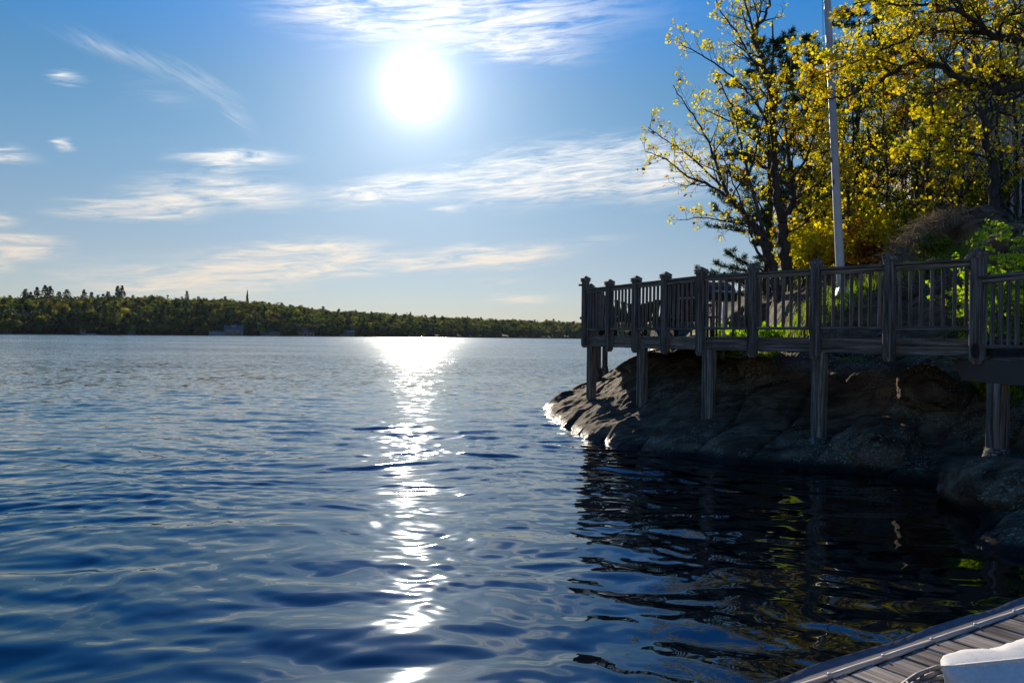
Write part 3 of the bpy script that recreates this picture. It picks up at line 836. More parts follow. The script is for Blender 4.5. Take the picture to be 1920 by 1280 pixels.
def W(mb, name, mat, parent=walk, smooth=False):
    """world coordinates in, parented under the walk (or under one of its unmoved parts)"""
    mb.v = [(x - 3.5, y - 13, z - DK) for x, y, z in mb.v]
    return mb.build(name, mat, parent, smooth)
cols = [(1097, P1, P5), (1142, P1, P5), (1192, P1, P5), (1247, P1, P5), (1313, P1, P5), (1411, P5, P9), (1529, P5, P9), (1667, P5, P9), (1833, P5, P9)]
posts = []
for k, (px, A, B) in enumerate(cols):
    q = hit_line(px, A, B)
    if k == 0: q = P1.copy()
    if k == 4: q = P5.copy()
    posts.append(q)
BACK = [P1, Vector((1.70, 16.0)), Vector((1.92, 17.1)), Vector((2.14, 18.3)), Vector((2.42, 19.8))]
def railing_post(q, d, z0, z1, s=.125, plate=False, cs=1.0):
    """square post; d = 2D direction of the railing"""
    up = Vector((d.x, d.y, 0))
    m = MB(); m.beam((q.x, q.y, z0 + .05), (q.x, q.y, z1 - .10), s, s, up, ch=.010)
    m.beam((q.x, q.y, z0 + .05), (q.x, q.y, z0), s, s, up, ch=.010, taper=.6)
    po = W(m, 'railing_post', M_deckwood)
    c = MB(); c.beam((q.x, q.y, z1 - .105), (q.x, q.y, z1 - .075), s * 1.22 * cs, s * 1.22 * cs, up, ch=.004)
    c.beam((q.x, q.y, z1 - .068), (q.x, q.y, z1 - .038), s * 1.26 * cs, s * 1.26 * cs, up, ch=.004)
    c.beam((q.x, q.y, z1 - .0745), (q.x, q.y, z1 - .0685), s * .98, s * .98, up, ch=.002)
    c.beam((q.x, q.y, z1 - .0375), (q.x, q.y, z1 + .012), s * 1.24 * cs, s * 1.24 * cs, up, ch=.004, taper=.12)
    W(c, 'post_cap', M_deckwood, po)
    if plate:
        n = Vector((d.y, -d.x, 0)) ; c = Vector((q.x, q.y, z0 + .16)) + n * (s / 2 + .003)
        m = MB(); ring = []
        for kk in range(16):
            a = kk * math.pi / 8
            ring.append(Vector((d.x, d.y, 0)) * math.cos(a) * .042 + Vector((0, 0, 1)) * math.copysign(abs(math.sin(a)) ** .7, math.sin(a)) * .085)
        m.loft([[c + r for r in ring], [c + r * .93 + n * .012 for r in ring]])
        W(m, 'bolt_cover', M_darkwood, po)
    return po
def railing_section(a, b, deck, nbal, rail_top=.95, gap=.075, z_off=0.0):
    d = (b - a).normalized(); L = (b - a).length
    A = a + d * gap; B = b - d * gap
    m = MB()
    m.beam((A.x, A.y, deck + rail_top - .022), (B.x, B.y, deck + rail_top - .022), .10, .036, ch=.006)
    m.beam((A.x, A.y, deck + rail_top - .070), (B.x, B.y, deck + rail_top - .070), .045, .055, ch=.004)
    sec = W(m, 'railing_section', M_deckwood)
    m = MB(); m.beam((A.x, A.y, deck + .125), (B.x, B.y, deck + .125), .045, .042, ch=.004)
    W(m, 'bottom_rail', M_deckwood, sec)
    for i in range(nbal):
        q = a + d * (L * (i + 1) / (nbal + 1))
        j = random.uniform(-.002, .002)
        mm = MB(); mm.beam((q.x + j, q.y, deck + .148), (q.x - j, q.y, deck + rail_top - .1), .036, .036, (d.x, d.y, 0), ch=.003)
        W(mm, 'baluster', M_deckwood, sec)
d15 = (P5 - P1).normalized(); d59 = (P9 - P5).normalized()
for k, q in enumerate(posts):
    d = d15 if k < 4 else ((d15 + d59).normalized() if k == 4 else d59)
    n = Vector((d.y, -d.x)) 
    if n.y > 0: n = -n
    qq = q
    top = DK + (1.20 if k == 0 else 1.07)
    if k == 8: top = DK + 1.05
    railing_post(qq, d, DK - (.30 if k else .24), top, .125 if k != 8 else .15, plate=(k == 8), cs=1.0 if k < 5 else .86)
for k in range(8):
    railing_section(posts[k], posts[k + 1], DK, 7)
dB = (BACK[-1] - BACK[0]).normalized()
for k in range(1, 5): railing_post(BACK[k], dB, DK - .24, DK + 1.12, .115)
for k in range(4): railing_section(BACK[k], BACK[k + 1], DK, 7)
# rail ends sticking out past the corner post
m = MB(); m.beam((P1.x - .13, P1.y + .10, DK + 1.03), (P1.x - .02, P1.y + .08, DK + 1.03), .09, .036); m.beam((P1.x - .10, P1.y + .10, DK + .36), (P1.x - .02, P1.y + .08, DK + .36), .04, .05)
W(m, 'rail_end', M_deckwood)
# lower run heading towards the camera at the right
DL = DK - .215
low = [P9, P9 + (P10 - P9).normalized() * .98, P9 + (P10 - P9).normalized() * 1.96, P9 + (P10 - P9).normalized() * 2.94]
dl = (P10 - P9).normalized()
for q in low[1:]: railing_post(q, dl, DL - .3, DL + 1.07, .125, cs=.86)
for k in range(3): railing_section(low[k], low[k + 1], DL, 7, gap=.08)
# fascia boards (doubled) following the edge
def fascia(pts, ztop, h, th=.045, inset=.085, ends=0.0):
    m = MB(); n_ = len(pts)
    off = []
    for i in range(n_):
        ds = []
        if i > 0: ds.append((pts[i] - pts[i - 1]).normalized())
        if i < n_ - 1: ds.append((pts[i + 1] - pts[i]).normalized())
        n = sum((Vector((-d.y, d.x)) for d in ds), Vector((0, 0))).normalized()
        off.append(pts[i] + n * inset)
    for i in range(n_ - 1):
        a, b = off[i], off[i + 1]
        if i == n_ - 2 and ends: b = b + (b - a).normalized() * ends
        m.beam((a.x, a.y, ztop - h / 2), (b.x, b.y, ztop - h / 2), th, h, ch=.004)
    return m, off
m, off = fascia([BACK[4], P1, P5, P9], DK - .004, .205, ends=.05)
W(m, 'fascia_board', M_deckwood)
m, off2 = fascia([P9 + dl * -.02, P10], DL - .035, .26, th=.09, inset=.06)
a, b = off2[0], off2[1]
m = MB(); dd = (b - a).normalized(); n3 = Vector((-dd.y, dd.x, 0)) * .045
zt, zb = DL - .04, DL - .29
s0 = a - dd * .42
q = [(a - dd * .45, zt), (b, zt), (b, zb), (a - dd * .25, zb)]
m.loft([[Vector((p_.x, p_.y, z)) - n3 for p_, z in q], [Vector((p_.x, p_.y, z)) + n3 for p_, z in q]])
W(m, 'carrier_beam', M_deckwood)
# joists + decking
def clip_boards(poly, z, wdt, ang, name, th=.035):
    """boards across a polygon (2D), laid along direction ang"""
    d = Vector((math.cos(ang), math.sin(ang))); n = Vector((-d.y, d.x))
    pv = [Vector(p_) for p_ in poly]
    v0 = min(p_.dot(n) for p_ in pv); v1 = max(p_.dot(n) for p_ in pv)
    m = MB(); v = v0 + wdt / 2
    while v < v1:
        us = []
        for i in range(len(pv)):
            a_, b_ = pv[i], pv[(i + 1) % len(pv)]
            fa, fb = a_.dot(n) - v, b_.dot(n) - v
            if (fa > 0) != (fb > 0):
                tt = fa / (fa - fb); us.append((a_ + (b_ - a_) * tt).dot(d))
        us.sort()
        for i in range(0, len(us) - 1, 2):
            if us[i + 1] - us[i] > .1:
                A = d * us[i] + n * v; B = d * us[i + 1] + n * v
                zz = z + random.uniform(-.002, .002)
                m.beam((A.x, A.y, zz), (B.x, B.y, zz), wdt - .008, th, ch=.004)
        v += wdt
    return m
upper = [P1 + Vector((.11, .05)), P5 + Vector((.09, .07)), P9 + Vector((.02, .12)), (6.75, 9.45), (4.45, 12.1), (4.9, 16.0), (2.52, 19.8)]
W(clip_boards([tuple(p_) for p_ in upper], DK - .018, .14, math.atan2(d59.y, d59.x), 'deck'), 'deck_boards', M_deckwood)
lower = [tuple(P9 + Vector((.14, -.03))), tuple(P10 + Vector((.12, 0))), (7.0, 5.6), (6.8, 9.2)]
W(clip_boards(lower, DL - .018, .14, math.atan2(dl.y, dl.x), 'deck'), 'deck_boards', M_deckwood)
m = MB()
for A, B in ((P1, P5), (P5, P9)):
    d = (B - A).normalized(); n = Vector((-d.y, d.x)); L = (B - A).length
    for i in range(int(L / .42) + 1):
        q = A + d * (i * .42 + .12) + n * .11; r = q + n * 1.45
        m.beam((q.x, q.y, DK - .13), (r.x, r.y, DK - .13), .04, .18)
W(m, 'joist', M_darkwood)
# support posts with stone footings
def support(q, d, ztop, foot, w=.155, pair=True, fr=.11, fh=.16):
    z0 = foot
    m = MB(); up = Vector((d.x, d.y, 0)); s = up * (w / 4)
    m.beam(Vector((q.x, q.y, z0)) - s, Vector((q.x, q.y, ztop)) - s, w, w / 2 - .002, up, ch=.006)
    m.beam(Vector((q.x, q.y, z0)) + s, Vector((q.x, q.y, ztop)) + s, w * .96, w / 2 - .002, up, ch=.006)
    po = W(m, 'support_post', M_deckwood)
    rings = []
    g = random.Random(int(q.x * 100))
    for k, (zz, r) in enumerate([(z0 - .55, fr * 1.5), (z0 - .25, fr * 1.35), (z0 - .1, fr * 1.15), (z0 - .02, fr * 1.05), (z0 + .015, fr * .95)]):
        rings.append([(q.x + r * math.cos(a) * g.uniform(.85, 1.12), q.y + r * math.sin(a) * g.uniform(.85, 1.12), zz) for a in [i * math.pi / 7 for i in range(14)]])
    W(MB().loft(rings), 'stone_footing', M_footing, po, True)
def inset(px, A, B, k=.085):
    q = hit_line(px, A, B); d = (B - A).normalized(); return q + Vector((-d.y, d.x)) * k
zf = lambda px, py, Y: at(px, py, Y).z
support(inset(1103, P1, P5), d15, DK - .205, zf(1103, 750, 14.8)); support(inset(1197, P1, P5), d15, DK - .205, zf(1197, 768, 13.2), .15)
support(inset(1322, P1, P5) , d59, DK - .205, zf(1320, 795, 11.4), .165); support(inset(1532, P5, P9), d59, DK - .205, zf(1532, 822, 10.1), .165)
support(Vector((5.56, 8.45)), (dl + d59 * .7).normalized(), DL - .29, zf(1855, 842, 8.45), .17, fr=.13)
support(Vector((2.10, 17.9)), dB, DK - .19, .95, .115, fr=.08); support(Vector((2.42, 19.2)), dB, DK - .19, .95, .135, fr=.08)
support(Vector((5.75, 6.3)), dl, DL - .29, .5, .17, fr=.13)

# ------------------------------------------------------------------ deck furniture
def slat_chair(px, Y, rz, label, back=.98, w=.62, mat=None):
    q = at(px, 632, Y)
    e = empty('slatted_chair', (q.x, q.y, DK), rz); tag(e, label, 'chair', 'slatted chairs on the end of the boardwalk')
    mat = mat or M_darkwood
    m = MB()
    for i in range(6):
        y = -.28 + i * .105; m.beam((-w / 2, y, .38 - i * .018), (w / 2, y, .38 - i * .018), .09, .022)
    m.build('seat', mat, e)
    m = MB()
    for i in range(5):
        x = (i - 2) * w / 5.2; hh = back - abs(i - 2) * .035
        m.beam((x, .22, .27), (x * 1.1, .22 + hh * .33, hh), w / 6, .02, (0, 1, 0))
    m.build('backrest', mat, e)
    for sx in (-1, 1):
        MB().beam((sx * (w / 2 + .05), -.36, .57), (sx * (w / 2 + .05), .40, .57), .11, .022).build('armrest', mat, e)
        MB().beam((sx * (w / 2 + .02), -.28, 0), (sx * (w / 2 + .02), -.28, .557), .035, .09, (0, 1, 0)).build('leg', mat, e)
        MB().beam((sx * (w / 2 - .0), -.3, .34), (sx * (w / 2 - .0), .55, .03), .03, .10, (0, 0, 1)).build('leg', mat, e)
    return e
slat_chair(1172, 14.9, 2.6, 'dark slatted chair furthest out on the boardwalk corner', .70)
slat_chair(1222, 14.3, 3.2, 'dark slatted chair second along the railing from the corner', .68)
slat_chair(1287, 13.6, 2.9, 'tallest dark slatted chair, with its back above the railing gaps', 1.02, .72)
# bench
q = at(1277, 632, 12.9)
e = empty('bench', (q.x + .1, q.y, DK), math.atan2(d15.y, d15.x)); tag(e, 'low dark wooden bench in front of the tallest slatted chair', 'bench')
m = MB()
for i in range(4): m.beam((-.6, -.18 + i * .12, .33), (.6, -.18 + i * .12, .33), .10, .03)
m.build('seat', M_darkwood, e)
for sx in (-1, 1): 
    for sy in (-1, 1): MB().beam((sx * .52, sy * .14, 0), (sx * .52, sy * .14, .314), .06, .06).build('leg', M_darkwood, e)
# kettle grill-like dark box with a pale handle, and the lantern
M_black = flat_mat('black_enamel', (.02, .02, .022), .35); M_pale_metal = flat_mat('pale_metal', (.5, .5, .48), .4)
q = at(1335, 632, 13.0)
e = empty('barbecue', (q.x, q.y, DK), .5); tag(e, 'black lidded barbecue with pale handle standing behind the railing', 'barbecue')
rings = []
for x in (-.34, .34):
    rings.append([(x, -.24, .62), (x, .24, .62), (x, .25, .80), (x, .15, .92), (x, -.02, .96), (x, -.18, .88), (x, -.25, .74)])
MB().loft(rings).build('firebox', M_black, e)
MB().tube([(-.25, -.27, .78), (-.25, -.31, .78), (.25, -.31, .78), (.25, -.27, .78)], .014).build('handle', M_pale_metal, e)
m = MB().beam((-.62, 0, .66), (-.345, 0, .66), .38, .025); m.build('side_shelf', M_pale_metal, e)
for sx in (-1, 1):
    for sy in (-1, 1): MB().beam((sx * .3, sy * .2, 0), (sx * .3, sy * .2, .62), .03, .03).build('leg', M_black, e)
q = at(1357, 600, 14.5)
e = empty('lantern_post', (q.x, q.y, gz(q.x, q.y) - .05)); tag(e, 'pale garden lantern on a thin post behind the railing', 'lantern')
hz = at(1357, 540, 14.5).z - e.location.z
M_lglass = new_mat('lantern_glass'); M_lglass[2].inputs['Base Color'].default_value = (.55, .6, .62, 1); M_lglass[2].inputs['Transmission Weight'].default_value = .5; M_lglass[2].inputs['Roughness'].default_value = .3; M_lglass = M_lglass[0]
MB().tube([(0, 0, 0), (0, 0, hz)], .028).build('pole', M_pale_metal, e, True)
h = .2
ln = MB().loft([[(s * math.cos(a), s * math.sin(a), z) for a in [k * math.pi / 3 for k in range(6)]] for z, s in ((hz, .055), (hz + h, .09))]).build('lantern_glass', M_lglass, e)
m = MB()
for k in range(6):
    a = k * math.pi / 3; m.beam((.058 * math.cos(a), .058 * math.sin(a), hz), (.093 * math.cos(a), .093 * math.sin(a), hz + h), .012, .012)
m.build('lantern_frame', M_black, e)
MB().loft([[(s * math.cos(a), s * math.sin(a), z) for a in [k * math.pi / 3 for k in range(6)]] for z, s in ((hz + h + .001, .125), (hz + h + .04, .10), (hz + h + .09, .03), (hz + h + .12, .012))]).build('lantern_cap', M_black, e)

# ------------------------------------------------------------------ flagpole
M_pole = flat_mat('painted_pole', (.60, .60, .62), .45)
fb = at(1578, 556, 14.0); ft = at(1551, -4, 13.9)
ft = fb + (ft - fb) * 1.25
fp = empty('flagpole', fb); tag(fp, 'tall white painted flagpole leaning slightly left on the rock slope', 'flagpole')
v = ft - fb
pts = [v * (k / 12) for k in range(13)]
MB().tube(pts, [.080 - .024 * k / 12 for k in range(13)], 20).build('pole', M_pole, fp, True)
m = MB(); m.beam((-.20, -.05, -.08), (.20, -.05, -.08), .14, .16); m.loft([[(-.14, -.10, .0), (.14, -.10, .0), (.14, .05, 0), (-.14, .05, 0)], [(-.085, -.09, .17), (.085, -.09, .17), (.085, .04, .17), (-.085, .04, .17)]])
m.beam((0, 0, -.9), (0, 0, -.16), .3, .3)
m.build('base', M_pole, fp)
MB().tube([v * .36 + Vector((-.085, -.03, 0)), v * .36 + Vector((-.10, -.04, .09))], .018).build('cleat', M_bolt, fp)
MB().tube([v * .30 + Vector((-.075, -.05, 0)), v * .30 + Vector((-.08, -.055, .10))], .014).build('cleat', M_bolt, fp)
MB().tube([v * .38 + Vector((-.10, -.05, 0)), v * .7 + Vector((-.13, -.05, 0)), v * .98 + Vector((-.075, -.05, 0))], .004, 5).build('halyard', M_darkwood, fp)
# ------------------------------------------------------------------ dock
DZ = EYE - 1.12
e0 = on_z(1543, 1280, DZ); e1 = on_z(1920, 1149, DZ)          # inner line of the bumper
du = Vector((e1.x - e0.x, e1.y - e0.y)).normalized()           # along the edge
dn = Vector((du.y, -du.x))                                      # into the dock
O = Vector((e0.x, e0.y))
dock = empty('dock', (O.x, O.y, DZ), math.atan2(du.y, du.x)); tag(dock, 'weathered grey plank dock with a pale rubber edge strip', 'dock')
# local frame: +x along the edge, -y into the dock, z up
m = MB(); x = -2.6; i = 0
while x < 4.2:
    m.beam((x + .24, -2.6, -.019 + random.uniform(-.002, .002)), (x, .0, -.019 + random.uniform(-.002, .002)), .138, .038, ch=.005)
    x += .1475
m.build('deck_boards', M_dockwood, dock)
MB().beam((-2.66, -.03, -.16), (4.27, -.03, -.16), .05, .23).build('side_beam', M_deckwood, dock)
MB().beam((-2.6, -1.2, -.16), (4.2, -1.2, -.16), .05, .2).build('side_beam', M_darkwood, dock)
MB().beam((-2.66, -1.3, -.16), (-2.66, -.06, -.16), .05, .2).build('side_beam', M_darkwood, dock)
mb_, tb_, pb_ = new_mat('vinyl_bumper'); pb_.inputs['Base Color'].default_value = (.15, .15, .165, 1); pb_.inputs['Roughness'].default_value = .42
nb = noise_tex(tb_, N(tb_, 'ShaderNodeTexCoord').outputs['Object'], 30, 4); tb_.links.new(mix(tb_, 1.0, (.15, .15, .165), ramp(tb_, nb.outputs[0], [(.3, .75), (.7, 1.1)]), 'MULTIPLY'), pb_.inputs['Base Color'])
M_bump = mb_
M_tan = flat_mat('tan_tubing', (.62, .52, .43), .5)
# strip: cross-section (y, z) swept along x with gentle waviness
prof = [(.018, -.16), (.018, -.004), (.030, -.003), (.060, -.010), (.092, -.016), (.101, -.002), (.109, -.008), (.108, -.05), (.085, -.13), (.05, -.16)]
rings = []
for k in range(90):
    x = -2.66 + 6.93 * k / 89
    w = .0012 * math.sin(x * 19.3) + .004 * math.sin(x * 9)
    rings.append([(x, y + w * (y > .08), z + (w * .5 if y > .08 else 0)) for y, z in prof])
bp = MB().loft(rings).build('edge_strip', M_bump, dock, True)
x = -2.6
while x < 4.2:
    MB().tube([(x + .012, .018, .000), (x + .15, .018, .001), (x + .283, .018, .000)], .0105, 8).build('tube_trim', M_tan, dock, True)
    MB().tube([(x, .018, -.004), (x, .018, .014)], [.009, .006], 8).build('bolt', M_pale_metal, dock, True)
    x += .295
for xx in (-1.5, 2.0): MB().beam((xx, -2.4, -.42), (xx, -.1, -.42), 1.0, .36).build('float', M_black, dock)

# ------------------------------------------------------------------ wicker lounger with cushion
M_wicker = flat_mat('wicker', (.26, .225, .205), .55)
mf, tf, pf = new_mat('linen_cushion')
co = N(tf, 'ShaderNodeTexCoord').outputs['Object']
wv = noise_tex(tf, mapped(tf, co, (240, 240, 60)), 1.0, 3, .6); wv2 = noise_tex(tf, mapped(tf, co, (60, 60, 260)), 1.0, 3, .6)
blot = noise_tex(tf, co, 5, 4, .6)
cc = mix(tf, 1.0, (.80, .77, .72), ramp(tf, mth(tf, 'ADD', mth(tf, 'MULTIPLY', wv.outputs[0], .5), mth(tf, 'MULTIPLY', wv2.outputs[0], .5)), [(.35, .84), (.65, 1.1)]), 'MULTIPLY')
tf.links.new(mix(tf, ramp(tf, blot.outputs[0], [(.5, 0), (.75, .35)]), cc, (.46, .46, .47)), pf.inputs['Base Color'])
pf.inputs['Roughness'].default_value = .9; pf.inputs['Sheen Weight'].default_value = .2
tf.links.new(bump(tf, wv.outputs[0], .3, .002), pf.inputs['Normal'])
c0 = at(1768, 1250, 1.78)                                        # near left corner of the cushion
lounge = empty('wicker_lounger', (c0.x + .36, c0.y - .05, DZ), -.06); tag(lounge, 'grey wicker lounger holding a cream cushion on the dock', 'lounger')
# woven back frame: arched strands rising to the right under the cushion
zc = c0.z - DZ
m = MB()
LM = (Matrix.Translation(lounge.location) @ Matrix.Rotation(-.06, 4, 'Z')).inverted()
def wk(i, u):
    q = [Vector((1640 + 9 * i, 1330 + 9 * i)), Vector((1700 + 6 * i, 1278 + 9 * i)), Vector((1738 + 3 * i, 1257 + 9.5 * i)), Vector((1785, 1243 + 10 * i))]
    n = 3 * u; k = min(2, int(n)); p = q[k].lerp(q[k + 1], n - k)
    return p
for i in range(16):
    pts = []
    sp_ = smooth_path([Vector((*wk(i, k / 3), 0)) for k in range(4)], 6)
    for k, p in enumerate(sp_):
        q = at(p.x, p.y, 1.86 - .012 * i + .007 * math.cos(k * 1.05 + (i % 2) * 3.14))
        pts.append(LM @ q)
    m.tube(pts, .0062, 7)
for j in range(9):
    u = .25 + j * .09; pts = []
    for i in range(16):
        p = wk(i, u); pts.append(LM @ at(p.x, p.y, 1.865 - .012 * i))
    m.tube(pts, .006, 6)
m.build('woven_back', M_wicker, lounge, True)
m = MB()
for sx in (-.46, .5): 
    for sy in (-.22, .2): m.tube([(sx, sy, 0), (sx, sy, zc - .19)], .02, 8)
m.build('leg', M_wicker, lounge, True)
MB().tube([(-.5, .25, zc - .20), (-.5, -.3, zc - .21), (.6, -.3, zc - .21), (.6, .25, zc - .2), (-.5, .25, zc - .2)], .022, 8).build('frame', M_wicker, lounge, True)
def cushion(loc, half, rot, label):
    n = 46
    U, Vv = np.meshgrid(np.linspace(-1, 1, n), np.linspace(-1, 1, n), indexing='ij')
    edge = (1 - np.abs(U) ** 3.2) * (1 - np.abs(Vv) ** 3.2); th = np.clip(edge, 0, 1) ** .5
    pin = 1 - .07 * (1 - np.abs(U) ** 2) * np.abs(Vv) ** 6 - .0
    pin2 = 1 - .07 * (1 - np.abs(Vv) ** 2) * np.abs(U) ** 6
    X = U * half[0] * pin2; Z = Vv * half[2] * pin
    rad = np.maximum(np.abs(U), np.abs(Vv))
    ang = np.arctan2(Vv, U)
    puck = .011 * np.clip(.3 + vnoise(ang * 5, rad * .5, s=31), 0, 1) * np.sin(ang * 44 + 3 * vnoise(U * 4, Vv * 4, s=5)) * np.clip((rad - .55) / .45, 0, 1) * np.clip((1 - rad) / .12, 0, 1) ** .7
    wr = .028 * fbm(U * 1.9 + 4, Vv * 1.9, oct=4, s=9) - .02 * np.abs(fbm(U * 2.2, Vv * 2.6, oct=2, s=19))
    Yf = -(half[1] * th + (puck + wr) * (th > .05)); fold = .020 * (1 - np.abs(fbm(U * 2.6 + 2 * Vv, Vv * 5, oct=2, s=41))) ** 3 * np.clip((1 - rad) * 4, 0, 1)
    Yf = Yf - fold * .8; Yb = half[1] * th * (1 + .16 * np.sin(U * 5.2 + .6)) + (wr * 1.1 + fold * .25) * np.clip(th * 1.5, 0, 1)
    Va = np.stack([X, Yf, Z], -1).reshape(-1, 3); Vb = np.stack([X, Yb + .0005, Z], -1).reshape(-1, 3)
    i = np.arange(n - 1)[:, None] * n + np.arange(n - 1)[None, :]
    Fa = np.stack([i, i + n, i + n + 1, i + 1], -1).reshape(-1, 4)
    Fb = Fa[:, ::-1] + n * n
    o = np_mesh('cushion', np.concatenate([Va, Vb]), np.concatenate([Fa, Fb]), mf, smooth=True, loc=loc)
    o.rotation_euler = rot
    tag(o, label, 'cushion')
    # piping along the seam and a stitched centre seam
    pts = [(half[0] * u_, 0, half[2] * v_) for u_, v_ in [(-.98, -.98), (-.93, 0), (-.98, .98), (0, .93), (.98, .98), (.93, 0), (.98, -.98), (0, -.93), (-.98, -.98)]]
    MB().tube(pts, .0045, 6).build('piping', mf, o, True)
    k = int(n * .30); sm = Va.reshape(n, n, 3)[k, 2:-2]
    MB().tube([Vector((p[0], p[1] - .001, p[2])) for p in sm], .0016, 5).build('seam', M_bolt, o, True)
    return o
crot = Euler((R(21), R(-14), R(-12)))
chalf = (.28, .19, .27)
cl_ = c0 - crot.to_matrix() @ Vector((-chalf[0] * .98, 0, chalf[2] * .98))
cushion(cl_, chalf, crot, 'cream linen cushion with a puckered seam at the bottom right corner')
# ------------------------------------------------------------------ trees on the near shore
def bark_mat(name, c0, c1, scale=(14, 14, 3), birch=False):
    m, t, p = new_mat(name)
    pos = N(t, 'ShaderNodeNewGeometry').outputs['Position']
    n = noise_tex(t, mapped(t, pos, scale), 1.0, 6, .65, .4)
    c = ramp(t, n.outputs[0], [(.35, c0), (.62, c1)])
    if birch:
        b = noise_tex(t, mapped(t, pos, (3, 3, 26)), 1.0, 3, .6)
        c = mix(t, ramp(t, b.outputs[0], [(.58, 0), (.64, 1)]), c, (.04, .035, .03))
    t.links.new(c, p.inputs['Base Color']); p.inputs['Roughness'].default_value = .9
    t.links.new(bump(t, n.outputs[0], .8, .03), p.inputs['Normal'])
    return m
M_bark = bark_mat('dark_bark', (.022, .018, .016), (.085, .070, .060))
M_bark_grey = bark_mat('grey_bark', (.06, .05, .045), (.17, .15, .13))
M_birch = bark_mat('birch_bark', (.50, .48, .46), (.68, .66, .64), birch=True)
Y_STOPS = [(.20, (.46, .20, .012)), (.32, (.58, .40, .012)), (.46, (.66, .57, .016)), (.62, (.66, .63, .03)), (.76, (.42, .50, .02)), (.92, (.24, .34, .02))]
M_leaf_y = leaf_mat('young_maple_leaf', (1.4, 1.25, .3), .70, attr=False, stops=Y_STOPS, nscale=.8)
M_leaf_o = leaf_mat('orange_bud_leaf', (1.3, 1.05, .4), .6, attr=False, stops=[(.3, (.42, .19, .02)), (.45, (.55, .30, .02)), (.6, (.58, .42, .02)), (.75, (.38, .13, .02))], nscale=.8)
M_leaf_g = leaf_mat('young_green_leaf', (1.25, 1.3, .4), .58, attr=False, stops=[(.3, (.10, .14, .015)), (.5, (.20, .26, .02)), (.7, (.34, .36, .03))], nscale=.7)
M_leaf_b = leaf_mat('bright_shrub_leaf', (1.2, 1.4, .3), .6, attr=False, stops=[(.3, (.22, .34, .02)), (.5, (.34, .46, .03)), (.7, (.46, .54, .04))], nscale=.9)
M_needle = leaf_mat('pine_needles', (1.3, 1.4, .5), .25, attr=False, stops=[(.3, (.012, .030, .018)), (.5, (.025, .052, .026)), (.7, (.055, .085, .028))], nscale=.8)
M_dryleaf = leaf_mat('withered_leaf', (1.2, .9, .5), .4, attr=False, stops=[(.3, (.10, .035, .015)), (.7, (.24, .09, .03))], nscale=.8)

